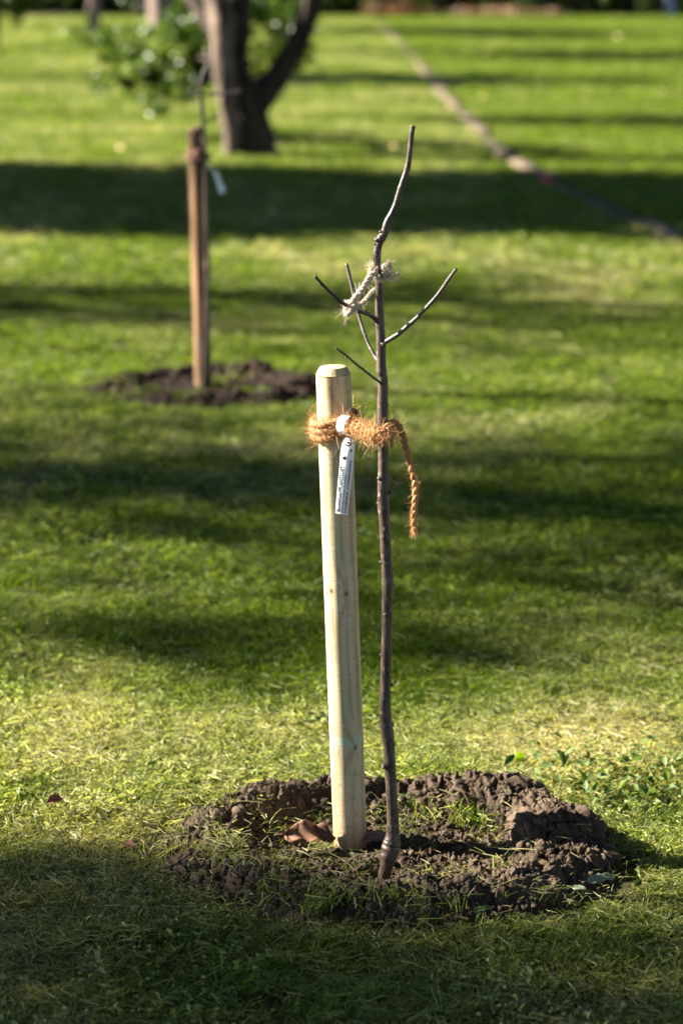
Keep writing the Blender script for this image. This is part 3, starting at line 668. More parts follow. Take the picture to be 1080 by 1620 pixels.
# bound bridge between post and stem
J0 = at(539, 668, PY-.045); J1 = at(556, 675, PY-.055); J2 = at(580, 683, SY+.055); J3 = at(597, 686, SY+.0); J3[1] = SY-.014
acc = Acc(); Pc = catmull(np.array([J0, J1, J2, J3]), 150)
core = Pc.copy(); rope(acc, core, .0095, 3, .04, .6)
T, Nn, B = frames(Pc); L = np.linspace(0, 1, 150)
D_ = np.linalg.norm(J3-J0)
q = np.linspace(0, 1, 520); idx = q*149; ii = np.minimum(idx.astype(int), 148); fr = (idx-ii)[:, None]
base_ = Pc[ii]*(1-fr)+Pc[ii+1]*fr; nq = 8.5; an = q*nq*2*math.pi; rw = .0088+.0020*vn(q*14, q*0, 4)
H = base_+rw[:, None]*(np.cos(an)[:, None]*Nn[ii]+np.sin(an)[:, None]*B[ii])
sel = q > .16
rope(acc, H[sel], .0062, 2, .02, .62)
acc.build('binding', M_COIR, ropeR); fz += [(H[sel], .0062), (Pc, .012)]
# turns round the stem
acc = Acc(); tt = np.linspace(0, 1, 130); an = R(180)+tt*2.6*2*math.pi
S0 = at(604.7, 677, SY); S1 = at(604.5, 692, SY)
K = S0+(S1-S0)*tt[:, None]; rk = pxr(16.5)+.0062
K = K+np.stack([rk*np.cos(an), rk*np.sin(an), .002*np.sin(an*1.3)], 1); rope(acc, K, .0070, 2, .022, .6)
K2 = at(608, 688, SY-.02)+np.stack([.010*np.cos(an[:60]*1.2), .004*np.sin(an[:60]), .009*np.sin(an[:60]*1.2)], 1); rope(acc, K2, .0058, 2, .02, .6)
acc.build('knot', M_COIR, ropeR); fz += [(K, .0070), (K2, .006)]
# tail
tp = [(610, 678, -.012), (616, 671, -.006), (623, 669, .004), (630, 674, .012), (636, 688, .020), (641, 706, .026), (646, 725, .030), (652, 745, .032), (656.5, 765, .034), (657, 785, .035), (655, 805, .035), (653.5, 822, .035), (655, 836, .035)]
TP = catmull(np.array([at(a, b, SY+c) for a, b, c in tp]), 150)
acc = Acc(); rt = np.interp(np.linspace(0, 1, 150), [0, .2, .75, 1], [.0068, .0068, .0066, .0050]); rope(acc, TP, rt, 2, .030, .60)
n = 90; e = TP[-1]; D = np.stack([rng.normal(0, .28, n), rng.normal(0, .28, n), -np.ones(n)], 1); D /= np.linalg.norm(D, axis=1)[:, None]
strips(acc, e+rng.normal(0, .003, (n, 3)), D, rng.uniform(.006, .017, n), np.full(n, .0009), rng.normal(0, .12, (n, 3)), rng.random(n), 3, .4)
SE = catmull(np.array([at(614, 688, SY-.008), at(617, 695, SY-.012), at(619.5, 703, SY-.012), at(619, 710, SY-.012)]), 24); rope(acc, SE, .0034, 2, .02, .6)
acc.build('tail', M_COIR, ropeR)
acc = Acc()
for (P, r) in fz: fuzz(acc, P, r, int(60*len(P)/10), .004, .015, .0008)
fuzz(acc, TP, .0060, 1300, .003, .010, .0006, .6, 1.3); fuzz(acc, C, .009, 500, .010, .028, .0005); fuzz(acc, C, .008, 1600, .004, .012, .0009, .8, 1.2)
# a few long stray fibres
for (a, b, c) in (((612, 750), (628, 765), (648, 758)), ((648, 712), (660, 716), (674, 728)), ((575, 700), (585, 708), (598, 712)), ((494, 660), (490, 652), (496, 640)), ((498, 650), (499, 640), (503, 632))):
    P = catmull(np.array([at(*a, SY), at(*b, SY-.01), at(*c, SY)]), 14); V, f4, f3 = tube(P, .00045, 4); acc.add(V, f4, f3, t=.8)
tag(acc.build('loose_fibres', M_COIR, ropeR), kind='stuff')

# ------------------------------------------------------------------ pale twine at the top
tw = thing('twine', 'frayed pale string looped round the sapling top and tied down to its left twig', 'string', tuple(at(580, 455, SY)))
acc = Acc(); fz = []
def twine(P, r, n=80, st=2):
    C = catmull(np.array(P), n); rope(acc, C, r, st, .018, .6); fz.append((C, r)); return C
twine([at(597, 424, SY-.014), at(591, 432, SY-.018), at(582, 446, SY-.022), at(571, 462, SY-.026), at(560, 478, SY-.030), at(554, 486, SY-.032)], .0048)
twine([at(589, 423, SY-.012), at(586, 433, SY-.018), at(577, 449, SY-.024), at(567, 463, SY-.026), at(556, 478, SY-.034), at(551, 488, SY-.036)], .0044)
twine([at(594, 456, SY+.010), at(584, 466, SY-.004), at(574, 478, SY-.018), at(566, 486, SY-.024), at(560, 493, SY-.026)], .0034)
th = np.linspace(0, 2*math.pi*1.6, 70); Cc = at(597, 430, SY)
LP = Cc+np.stack([.0125*np.cos(th), .0125*np.sin(th), -.004+.010*np.sin(th*.8)], 1); rope(acc, LP, .0046, 2, .018, .6); fz.append((LP, .0046))
twine([at(605, 424, SY-.010), at(612, 417, SY-.008), at(617, 424, SY-.008), at(613, 432, SY-.010), at(606, 430, SY-.012)], .0042, 50)
twine([at(604, 436, SY-.008), at(612, 439, SY-.008), at(619, 438, SY-.010)], .0048, 30)
acc.build('strand', M_TWINE, tw)
acc = Acc(); th = np.linspace(0, 2*math.pi*2.2, 80); kc = at(555, 487, SY-.030)
KP = kc+np.stack([.011*np.cos(th*1.1)*.8-.004*th/14, .010*np.sin(th), .010*np.cos(th)+.002*np.sin(3*th)], 1); rope(acc, KP, .0038, 2, .018, .6); fz.append((KP, .0038))
acc.build('knot', M_TWINE, tw)
acc = Acc()
for (P, r) in fz: fuzz(acc, P, r, int(len(P)*2.2), .003, .010, .0006, .7, 1.2)
def spray(px, py, dx, dz, n, ln, sp):
    o = at(px, py, SY-.012); D = np.stack([dx+rng.normal(0, sp, n), rng.normal(0, sp, n), dz+rng.normal(0, sp, n)], 1); D /= np.linalg.norm(D, axis=1)[:, None]
    strips(acc, o+rng.normal(0, .003, (n, 3)), D, rng.uniform(.4, 1, n)*ln, np.full(n, .0009), rng.normal(0, .22, (n, 3)), rng.random(n), 4, .4)
spray(617, 437, 1, -.05, 80, .020, .38); spray(588, 421, -.8, .35, 50, .014, .5); spray(613, 420, .5, .7, 60, .013, .5); spray(552, 490, -.5, -.7, 40, .014, .6); spray(548, 492, -.3, -1, 14, .030, .35)
tag(acc.build('frayed_fibres', M_TWINE, tw), kind='stuff')

# ------------------------------------------------------------------ printed tree label
lb = thing('tree_label', 'white printed plastic strip label hanging from the coir rope in front of the pale post', 'label', tuple(at(545, 700, PY-.07)))
LY = PY-.062
prof = [((541.5, 701), (561, 700.5), .0), ((538.6, 715), (560.6, 716), -.004), ((537, 735), (558.5, 737), -.005), ((534.6, 760), (555.6, 762), -.003), ((532, 788), (552.6, 790), .000), ((530, 811.5), (549.6, 815), .003)]
prof = [((547, 692), (556.5, 693), .006)]+prof
LL = catmull(np.array([at(*a, LY+c+.002) for a, b, c in prof]), 60); RRr = catmull(np.array([at(*b, LY+c-.004) for a, b, c in prof]), 60)
_al = np.concatenate([[0], np.cumsum(np.linalg.norm(np.diff(LL, axis=0), axis=1))]); _al /= _al[-1]; _q = np.linspace(0, 1, 60)
LL, RRr = [np.column_stack([np.interp(_q, _al, A_[:, k]) for k in range(3)]) for A_ in (LL, RRr)]
def lab(u, v):     # u 0..1 across, v 0..1 down
    i = np.clip(v*59, 0, 58.999); k = i.astype(int); f = (i-k)[:, None]
    l = LL[k]*(1-f)+LL[k+1]*f; r = RRr[k]*(1-f)+RRr[k+1]*f; u = u[:, None]
    p = l*(1-u)+r*u; p[:, 1] -= .0025*np.sin(math.pi*u[:, 0]); return p
U, Vv = np.meshgrid(np.linspace(0, 1, 9), np.linspace(0, 1, 60)); G = lab(U.ravel(), Vv.ravel())
i = np.arange(59)[:, None]*9+np.arange(8)[None]; Fq = np.stack([i, i+9, i+10, i+1], -1).reshape(-1, 4)
Gb = G+[0, .0004, 0]; n0 = len(G)
o = mesh('strip', local(lb, np.vstack([G, Gb])), np.vstack([Fq, (Fq+n0)[:, ::-1]]), M_LABEL, lb)
# the loop of the label round the rope
a = np.linspace(0, 2*math.pi, 40); c0 = at(545.5, 672.5, PY-.056); dirx = (J1-J0)/np.linalg.norm(J1-J0); dirx = dirx*.93+np.array([0, -.1, .16]); dirx /= np.linalg.norm(dirx)
e1 = np.cross(dirx, [0, 1, 0]); e1 /= np.linalg.norm(e1); e2 = np.cross(dirx, e1); V = []
for s in (-.5, -.17, .17, .5):
    rr = .0178*(1-.06*abs(s))
    V.append(c0+dirx*s*.0175+rr*(np.cos(a)[:, None]*e1*1.02+np.sin(a)[:, None]*e2))
V = np.vstack(V); m = 40; Fl = np.vstack([np.stack([k*m+np.arange(m-1), k*m+np.arange(1, m), (k+1)*m+np.arange(1, m), (k+1)*m+np.arange(m-1)], -1) for k in range(3)])
mesh('loop', local(lb, V), Fl, M_LABEL, lb)
# printing
LW = .0250; LH = float(np.sum(np.linalg.norm(np.diff(LL, axis=0), axis=1)))
def ink(name, pts2, faces, m_):
    # pts2: along (m, up from the bottom end) and across (m, from the left edge)
    P = np.asarray(pts2, float); u = P[:, 1]/LW; v = 1-P[:, 0]/LH
    Q = lab(u, v)-np.array([0, .0003, 0]); return mesh(name, local(lb, Q), faces, m_, lb, smooth=False)
def writing(name, body, size, along, across, m_, bold=0., length=None):
    cu = bpy.data.curves.new(name, 'FONT'); cu.body = body; cu.size = size; cu.offset = bold; cu.resolution_u = 3
    ob = bpy.data.objects.new('tmp_text', cu); COL.objects.link(ob); dg = bpy.context.evaluated_depsgraph_get(); dg.update()
    me = bpy.data.meshes.new_from_object(ob.evaluated_get(dg)); P = np.array([v.co[:] for v in me.vertices]); Fc = [tuple(p.vertices) for p in me.polygons]
    bpy.data.objects.remove(ob); bpy.data.curves.remove(cu); bpy.data.meshes.remove(me)
    sx = 1 if length is None else length/(P[:, 0].max()-P[:, 0].min())
    # reading upwards: text x runs up the strip, text y points left
    ink(name, np.column_stack([along+P[:, 0]*sx, across-P[:, 1]]), Fc, m_); return along+P[:, 0].max()*sx
e = writing('lettering', 'Baumschule', .0088, .0035, .0085, M_INK, .00022, .0380)
writing('lettering', 'PFLANZLUST', .0092, e+.0012, .0085, M_INKG, .00025, .0505)
writing('lettering', '34466 Wolfhagen-Nothfelden · Tel. 05692 8635', .0046, .0035, .0145, M_INKL, .00006, .074)
writing('lettering', 'www.pflanzlust.de   www.biobaumversand.de', .0056, .0035, .0210, M_INK, .00015, .102)
def disc(cx_, cy_, r, k=14, rx=1.): 
    t = np.arange(k)*2*math.pi/k; return [(cx_+r*math.cos(q), cy_+r*rx*math.sin(q)) for q in t]
def marks(name, parts, m_):
    P = []; Fc = []
    for pl in parts: Fc.append(tuple(range(len(P), len(P)+len(pl)))); P += pl
    ink(name, P, Fc, m_)
def bandline(pts_, wd):
    p = np.array(pts_); T = np.gradient(p, axis=0); T /= np.linalg.norm(T, axis=1)[:, None]; Nn = np.column_stack([-T[:, 1], T[:, 0]])*wd/2
    out = []
    for k in range(len(p)-1): out.append([tuple(p[k]-Nn[k]), tuple(p[k+1]-Nn[k+1]), tuple(p[k+1]+Nn[k+1]), tuple(p[k]+Nn[k])])
    return out
top = LH
th = np.linspace(-.6, 5.3, 26); ring = [(top-.0115+.0062*math.cos(q), .0115+.0062*math.sin(q)) for q in th]
marks('emblem', bandline(ring, .0024)+[disc(top-.0115, .0115, .0030, 10)]+bandline([(top-.0115, .0175), (top-.0122, .0205), (top-.0140, .0235)], .0010)+bandline([(top-.0065, .0130), (top-.0045, .0165), (top-.0065, .020)], .0022), M_INK)
marks('apple_print', [disc(top-.0270, .0190, .0019, 10, .8), disc(top-.0251, .0181, .0013, 8), disc(top-.0292, .0186, .0008, 6)], M_INK)
marks('apple_print', [disc(top-.0410, .0075, .0028, 10, 1.), disc(top-.0392, .0056, .0016, 8), disc(top-.0385, .0092, .0014, 8)], M_INK)
# far plant's white label and brown tie
l2 = at(346, 288, S2Y-.03)
fl = thing('tree_label', 'small blurred white label dangling right of the brown post behind', 'label', tuple(l2))
acc = Acc(); Q = [at(x, y, S2Y-.02) for x, y in ((329, 262), (335, 268), (340, 276))]; V, f4, f3 = tube(catmull(np.array(Q), 12), .0018, 6); acc.add(V, f4, f3); acc.build('cord', M_LABEL, fl)
V = np.array([at(x, y, S2Y-.02+d) for x, y, d in ((338, 273, 0), (344, 270, .005), (349, 285, .008), (357, 300, .01), (352, 307, 0), (347, 306, 0), (343, 290, 0))]); V = np.vstack([V, V+[0, .002, 0]])
mesh('strip', local(fl, V), [(0, 1, 2, 6), (6, 2, 3, 5), (5, 3, 4), (7, 13, 9, 8), (13, 12, 10, 9), (12, 11, 10)], M_LABEL, fl, smooth=False)
tie = thing('coir_rope', 'blurred brown coir tie near the top of the brown post behind', 'rope', tuple(at(313, 246, P2Y)))
acc = Acc(); th = np.linspace(0, 2*math.pi*2.3, 90); cc = at(312.5, 246, P2Y-.004)
P = cc+np.stack([.042*np.cos(th)+.003, .040*np.sin(th), .010*np.sin(th*.45)-.003], 1); rope(acc, P, .008, 3, .04, .6)
V, f4, f3 = blob(at(313, 243, P2Y-.050), (.017, .013, .016), 10, 4, .3); acc.add(V, f4, f3); acc.build('coil', fibre('old_coir', (.20, .09, .06), (.46, .26, .19), .1), tie)

# ------------------------------------------------------------------ small things lying about
def lumpleaf(name, label, px, py, size, ang, col, lift=.01, curl=.35, tilt=(0, 0), lob=0, asp=.55, group=None, material=None, z=None, wav=.018):
    """one curled leaf: veins, wavy rim, short stalk"""
    if isinstance(px, float) and py is None: P = None
    P = gnd(px, py, .012 if z is None else z)
    n, m = 17, 11; V = []
    for i in range(n):
        t = i/(n-1); wdt = asp*.5*math.sin(math.pi*min(1, t*1.02)**.8)**.75*(1+lob*abs(math.sin(t*math.pi*3.5)))
        for j in range(m):
            s = -1+2*j/(m-1); x = (t-.5); y = s*wdt*(1+.10*math.sin(t*23+s*3)+.06*math.sin(t*51))
            zz = (wav-.018)*math.sin(t*15+s*2.5)*(.3+abs(s))+curl*(abs(s)**1.7*wdt*.9)+.10*math.sin(t*7+s*2)*abs(s)*.5-curl*.5*(t-.45)**2+.018*math.sin(t*40)*abs(s)+.012*abs(math.sin((t-abs(s)*.18)*24))
            V.append((x, y, zz))
    for k in range(5): V += [(-.5-k*.05, -.012, -.01*k), (-.5-k*.05, .012, -.01*k)]
    V = np.array(V)*size; ca, sa = math.cos(ang), math.sin(ang)
    tx, ty = tilt
    V = np.column_stack([V[:, 0], V[:, 1]*math.cos(tx)-V[:, 2]*math.sin(tx), V[:, 1]*math.sin(tx)+V[:, 2]*math.cos(tx)])
    V = np.column_stack([V[:, 0]*math.cos(ty)+V[:, 2]*math.sin(ty), V[:, 1], -V[:, 0]*math.sin(ty)+V[:, 2]*math.cos(ty)])
    V = np.column_stack([V[:, 0]*ca-V[:, 1]*sa, V[:, 0]*sa+V[:, 1]*ca, V[:, 2]])
    i = np.arange(n-1)[:, None]*m+np.arange(m-1)[None]; Fc = np.stack([i, i+1, i+m+1, i+m], -1).reshape(-1, 4)
    b = n*m; Fs = np.array([[b+2*k, b+2*k+1, b+2*k+3, b+2*k+2] for k in range(4)])
    t = np.clip(.5+.5*np.sin(np.arange(len(V))*1.7), 0, 1); c = np.array(col)*(.8+.4*t[:, None])
    o = mesh(name, V, np.vstack([Fc, Fs]), material or M_BROWNLEAF, None, col=c, tint=t)
    o.location = (P[0], P[1], P[2]+lift-(0 if z is None else 0)); md = o.modifiers.new('thickness', 'SOLIDIFY'); md.thickness = .0006
    return tag(o, label, 'leaf', group)
lumpleaf('dead_leaf', 'large crumpled brown leaf lying in the soil ring beside the pale post', 491, 1336, .100, R(4), (.125, .055, .028), .020, .55, (R(34), R(4)), asp=.52, wav=.085)
lumpleaf('dead_leaf', 'dull brown leaf half hidden between the pale post and the sapling foot', 600, 1334, .075, R(-5), (.22, .12, .09), .010, .5, (R(25), 0), asp=.45)
lumpleaf('dead_leaf', 'small curled reddish brown leaf on the grass at the left edge', 89, 1284, .036, R(15), (.16, .065, .04), .022, 1.0, (R(30), 0), asp=.7)
lumpleaf('dead_leaf', 'small dark red leaf stuck in the grass left of the soil ring', 207, 1350, .028, R(-50), (.16, .05, .028), .018, .8, (R(35), 0))
lumpleaf('lobed_leaf', 'pale green lobed leaf on the front left rim of the soil ring', 392, 1390, .045, R(160), (.3, .36, .2), .016, .5, (R(35), R(10)), .5, .75, material=M_PALELEAF)
lumpleaf('weed_leaf', 'long pale grey-green leaf on the grass right of the soil ring', 950, 1412, .058, R(22), (.3, .36, .2), .028, .2, (R(25), 0), .25, .35, material=M_PALELEAF)
lumpleaf('weed_leaf', 'short bluish green leaf on the grass in front of the right soil mound', 915, 1424, .026, R(-12), (.3, .36, .2), .024, .2, (R(25), 0), 0, .5, material=M_PALELEAF)
lumpleaf('weed_leaf', 'flat green leaf on the grass in front of the soil ring', 762, 1458, .038, R(25), (.2, .3, .15), .024, .15, (R(20), 0), .3, .35, material=M_WEED)
lumpleaf('yellow_leaf', 'bright yellow-green leaf standing up behind the right soil mound', 822, 1226, .028, R(40), (.3, .36, .2), .04, .3, (R(60), 0), 0, .8, material=leafy('lime_leaf', (.35, .45, .03), (.50, .58, .06), None, .5), z=.03)
lumpleaf('orange_leaf', 'small tan orange leaf scrap at the foot of the right soil mound', 880, 1403, .016, R(10), (.62, .33, .12), .020, .4, (R(30), 0), asp=.8)
lumpleaf('orange_leaf', 'tiny orange scrap on the grass just in front of the soil ring', 708, 1467, .008, R(60), (.60, .22, .07), .024, .4, (R(30), 0), asp=.9)
# twig
tg = np.array([gnd(443, 1404, .045), gnd(455, 1409, .040), gnd(468, 1415, .033), gnd(484, 1424, .020)])
acc = Acc(); V, f4, f3 = tube(catmull(tg, 16), [.0028]*4+[.0032]*6+[.0036]*6, 8); acc.add(V, f4, f3)
tag(acc.build('twig', M_BARK, col=np.tile([.075, .055, .04], (len(V), 1))), 'short dark twig poking out of the front left soil rim', 'twig')
# far leaves on the lawn
far = [(188, 243, .10), (620, 240, .09), (605, 243, .08), (668, 240, .08), (848, 107, .12), (875, 128, .10), (925, 108, .10), (1047, 152, .11), (988, 190, .09), (812, 215, .09), (760, 160, .10), (430, 345, .05), (903, 346, .07), (97, 222, .08), (165, 118, .10), (290, 178, .08), (560, 163, .09), (640, 165, .10),
       (705, 100, .12), (1062, 96, .12), (912, 190, .08), (975, 62, .14), (866, 300, .06), (330, 690, .02), (65, 150, .09), (20, 170, .09), (560, 208, .07), (770, 85, .11)]
for k, (x, y, s) in enumerate(far):
    a = rng.random()*6
    lumpleaf('fallen_leaf', 'pale fallen leaf, a soft blurred spot on the far lawn', x, y, max(s, .03)*.78, a, ((.42, .34, .15), (.40, .29, .12), (.46, .40, .22))[k % 3], .04, .5, (R(rng.uniform(10, 45)), 0), asp=.8, group='fallen leaves on the far lawn', z=.02)
# apple
ac = gnd(865, 286, .03); ap = thing('apple', 'red fallen apple blurred beside the dark lawn edging', 'apple', tuple(ac))
th = np.linspace(0, math.pi, 15); ph = np.arange(20)*2*math.pi/20; V = []
for t in th:
    r = .042*math.sin(t)*(1+.06*math.cos(t)); zz = .036*math.cos(t)-.010*math.exp(-(t/.45)**2)+.006*math.exp(-((math.pi-t)/.4)**2)
    for p in ph: V.append((ac[0]+r*math.cos(p), ac[1]+r*math.sin(p), ac[2]+zz+.012))
i = np.arange(14)[:, None]*20; j = np.arange(20)[None]; Fa = np.stack([i+j, i+20+j, i+20+(j+1) % 20, i+(j+1) % 20], -1).reshape(-1, 4)
mesh('flesh', local(ap, V), Fa, plain('apple_skin', (.45, .015, .02), (.60, .06, .03), 20, .3, 0, .001, .5), ap)
acc = Acc(); V, f4, f3 = tube(np.array([ac+[0, 0, .036], ac+[.002, 0, .05], ac+[.006, 0, .062]]), .0015, 6); acc.add(V, f4, f3); acc.build('stalk', M_OLDBARK, ap)
lumpleaf('fallen_leaf', 'orange-yellow fallen leaf beside the red apple', 838, 279, .07, 1., (.62, .34, .05), .04, .4, (R(30), 0), asp=.8, z=.02)

# ------------------------------------------------------------------ stone edging of the right lawn
L0 = EP[np.argsort(EP[:, 1])]; acc = Acc()
ys = np.arange(L0[0, 1], L0[-1, 1], .07); ce = edge_x(ys); jt = vn(ys*2.6, ys*0, 3); gap_shade = sstep(.30, .46, fbm(ys*1.5, ys*0+3, 9, 3))*(1-.75*sstep(18.6, 18., ys)*sstep(15.2, 15.6, ys)); ce = ce+.05*(fbm(ys*.9, ys*0, 15, 3)-.5)  # irregular gaps; edging also shrunk across the shadow band to imitate shade
wd = (.052+.060*vn(ys*2.6, ys*0, 21)*fbm(ys*7, ys*0, 22, 2)*1.6)*(.55+.45*gap_shade); hh = (.016+.022*jt)*gap_shade-.016*(1-gap_shade); cx_ = ce+.030*(vn(ys*1.7, ys*0, 27)-.5)
prof_ = [(-1, -.03), (-.98, .35), (-.75, .92), (-.2, 1.), (.35, .97), (.8, .85), (1, .3), (1.02, -.03)]
V = np.array([[(cx_[k]+u*wd[k]*(1+.2*(float(h2(np.array(k//5), np.array(j), 4))-.5)), ys[k], (hh[k]+.012)*v*(1 if v > 0 else 0)-.012*(1 if v <= 0 else .6)+(.006*(float(h2(np.array(k//6), np.array(j), 6))-.5) if v > .5 else 0)) for j, (u, v) in enumerate(prof_)] for k in range(len(ys))]).reshape(-1, 3)
i = np.arange(len(ys)-1)[:, None]*8+np.arange(7)[None]; acc.add(V, np.stack([i, i+1, i+9, i+8], -1).reshape(-1, 4))
tag(acc.build('stone_edging', plain('edging_stone', (.045, .032, .022), (.25, .18, .125), 9, .9, .5, .01)), 'low line of weathered brown stones edging the right lawn, running away from the camera', 'edging')

# ------------------------------------------------------------------ trees and shrubs
def limb(acc, P, r, ns=12, seed=0, n=30):
    C = catmull(np.array(P, float), n); rr = np.interp(np.linspace(0, len(r)-1, n), np.arange(len(r)), r)
    V, f4, f3 = tube(C, rr, ns, lambda i, a: 1+.30*(vn(np.cos(a)*2+i*.15, np.sin(a)*2+seed, seed)-.5)+.22*(vn(np.cos(a)*5+i*.5, np.sin(a)*5+seed, seed+4)-.5)); acc.add(V, f4, f3); return C
def crown(c, rad, nclump, nleaf, size, clr=.32, lo=-1.):
    """leaf positions in clumps through the crown's volume"""
    c = np.array(c, float); rad = np.array(rad, float); D = rng.normal(size=(nclump, 3)); D /= np.linalg.norm(D, axis=1)[:, None]
    K = D*(rng.random(nclump)**.45)[:, None]; K[:, 2] = np.maximum(K[:, 2], lo); cs = clr*rng.uniform(.5, 1.2, nclump)
    per = nleaf//nclump; P = np.repeat(K, per, 0)+rng.normal(size=(nclump*per, 3))*np.repeat(cs, per)[:, None]*.55
    return c+P*rad, np.repeat(rng.random(nclump)*.6, per)+rng.random(nclump*per)*.4
M_LEAF_D = leafy('leaf_dark', (.022, .042, .010), (.075, .115, .022), None, .3, .4, .5)
M_LEAF_M = leafy('leaf_mid', (.040, .070, .013), (.13, .18, .03), None, .4, .4, .5)
M_LEAF_A = leafy('apple_leaf', (.018, .040, .008), (.07, .12, .018), (.24, .30, .05), .35, .42, .4)
M_LEAF_Y = leafy('leaf_lime', (.12, .17, .02), (.33, .38, .04), None, .45, .4, .4)
M_TRUNK_P = plain('pale_trunk', (.06, .042, .035), (.26, .19, .16), 7, .85, .6, .02, stretch=(1, 1, .3))
# old apple tree
oc = gnd(392, 247); OY = float(oc[1])
old = thing('apple_tree', 'old low-forked apple tree with rough bark behind the brown post', 'tree', (oc[0], OY, 0))
acc = Acc()
def w2(px, py, d=0): return at(px, py, OY+d)
def wr(w): return w/2/(F/(OY*.973+.35))
limb(acc, [w2(403, 262), w2(404, 235), w2(401, 200), w2(396, 165), w2(390, 135)], [wr(q) for q in (78, 62, 58, 58, 64)], 18, 1)
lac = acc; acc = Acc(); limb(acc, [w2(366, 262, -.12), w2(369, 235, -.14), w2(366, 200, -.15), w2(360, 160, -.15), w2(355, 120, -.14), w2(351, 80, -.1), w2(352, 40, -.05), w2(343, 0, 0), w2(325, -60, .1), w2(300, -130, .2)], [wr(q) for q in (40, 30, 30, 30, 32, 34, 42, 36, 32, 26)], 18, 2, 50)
lo_ = acc.build('limb', plain('sunlit_bark', (.025, .017, .013), (.25, .18, .14), 11, .9, .8, .02, stretch=(1, 1, .35)), old); tag(lo_, 'left stem of the old tree, bark toned paler for sunlight'); acc = lac  # stem bark coloured paler to imitate the sun striking it
limb(acc, [w2(380, 160, .02), w2(372, 120, .05), w2(368, 80, .1), w2(372, 30, .15), w2(378, -20, .2), w2(392, -110, .3), w2(400, -220, .4)], [wr(q) for q in (56, 54, 50, 44, 40, 34, 26)], 18, 3, 40)
limb(acc, [w2(398, 165), w2(415, 148, -.02), w2(436, 125, -.05), w2(457, 92, -.08), w2(475, 55, -.1), w2(490, 15, -.1), w2(500, -30, -.1), w2(525, -120, 0), w2(560, -210, .1)], [wr(q) for q in (56, 46, 38, 34, 32, 30, 30, 26, 20)], 18, 4, 50)
limb(acc, [w2(352, 60), w2(318, 20, .2), w2(285, -30, .5), w2(230, -90, .9)], [wr(q) for q in (30, 24, 20, 14)], 12, 5)
limb(acc, [w2(350, 100, .0), w2(325, 92, .8), w2(295, 95, 1.4), w2(262, 108, 1.5), w2(232, 130, 1.5)], [wr(q) for q in (12, 8, 7, 5, 3)], 8, 6)
acc.build('trunk', M_OLDBARK, old)
acc = Acc()
P, t = crown((oc[0]+.5, OY+.7, 3.6), (2.4, 2.0, 1.7), 70, 9000, .07, .3, -.65); leaves(acc, P, rng.uniform(.05, .09, len(P)), .3, .6, .12, t)
for (px, py, dd, rr_, zz, nn) in ((330, 48, 1.0, .18, .16, 420), (300, 75, 1.3, .26, .17, 900), (262, 92, 1.5, .26, .15, 800), (312, 118, 1.3, .22, .15, 700), (270, 130, 1.5, .24, .11, 560), (228, 112, 1.6, .2, .09, 240), (205, 136, 1.7, .14, .06, 120), (238, 152, 1.4, .2, .04, 130), (285, 152, 1.2, .16, .05, 150), (215, 78, 2.0, .2, .08, 160), (292, 30, 1.4, .2, .1, 240), (180, 118, 1.8, .2, .07, 150), (245, 50, 2.2, .3, .10, 320), (190, 92, 2.3, .22, .08, 200), (255, 172, 1.2, .14, .04, 90), (160, 138, 1.9, .12, .05, 60)):
    P, t = crown(w2(px, py, dd), (rr_, rr_, zz), 9, nn, .07, .5); leaves(acc, P, rng.uniform(.045, .095, len(P)), .3, .55, .12, t)
P, t = crown(w2(165, 62, 2.5), (.36, .4, .10), 10, 420, .07, .4); leaves(acc, P, rng.uniform(.05, .08, len(P)), .4, .6, .12, t)
P, t = crown(w2(316, 35, 1.2), (.30, .4, .34), 14, 1100, .07, .4); leaves(acc, P, rng.uniform(.05, .10, len(P)), .4, .6, .12, t)
P, t = crown(w2(428, 40, 1.0), (.36, .4, .46), 22, 1500, .07, .38); leaves(acc, P, rng.uniform(.05, .09, len(P)), .4, .6, .12, t)
P, t = crown(w2(462, 20, .3), (.20, .3, .26), 8, 200, .07, .4); leaves(acc, P, rng.uniform(.05, .09, len(P)), .4, .6, .12, t)
acc.build('crown', M_LEAF_A, old)
P0 = [(236, 150, .5, R(20)), (210, 156, .4, R(10)), (322, 55, -.1, R(70)), (330, 70, -.1, R(75))]
# trees outside the picture on the left, towards the sun: they throw the bands of shade
def shade_tree(label, sx, sy, zc, rad, nclump, nleaf, size, m_, trunk_r=.09, clr=.3):
    """crown whose shadow falls centred on ground point (sx, sy)"""
    k = 1/math.tan(SUN_EL); c = np.array([sx-zc*k*math.cos(SUN_BACK), sy+zc*k*math.sin(SUN_BACK), zc])
    root = thing('garden_tree', label, 'tree', (c[0], c[1], 0)); acc = Acc()
    limb(acc, [(c[0], c[1], -.1), (c[0]+.05, c[1], zc*.4), (c[0]-.05, c[1]+.05, zc), (c[0], c[1], zc+rad[2]*.6)], [trunk_r*1.3, trunk_r, trunk_r*.6, trunk_r*.15], 12, 3)
    for q in range(7):
        a = q*2.4; d = np.array([math.cos(a)*rad[0]*.7, math.sin(a)*rad[1]*.7, rad[2]*.35])
        limb(acc, [(c[0], c[1], zc-rad[2]*.7+q*rad[2]*.12), tuple(c+d*.5-[0, 0, rad[2]*.25]), tuple(c+d)], [trunk_r*.45, trunk_r*.3, trunk_r*.08], 7, q, 12)
    acc.build('trunk', M_OLDBARK, root); acc = Acc()
    P, t = crown(c, rad, nclump, nleaf, size, clr); P = P[P[:, 2] > .15]; t = t[:len(P)]
    leaves(acc, P, rng.uniform(size*.7, size*1.2, len(P)), .3, .65, .12, t); acc.build('crown', m_, root); return root
shade_tree('dense dark tree outside the left edge, shading the middle lawn', -1.2, 16.7, 3.2, (2.4, 2.3, 2.5), 190, 60000, .13, M_LEAF_D, .16, .25)
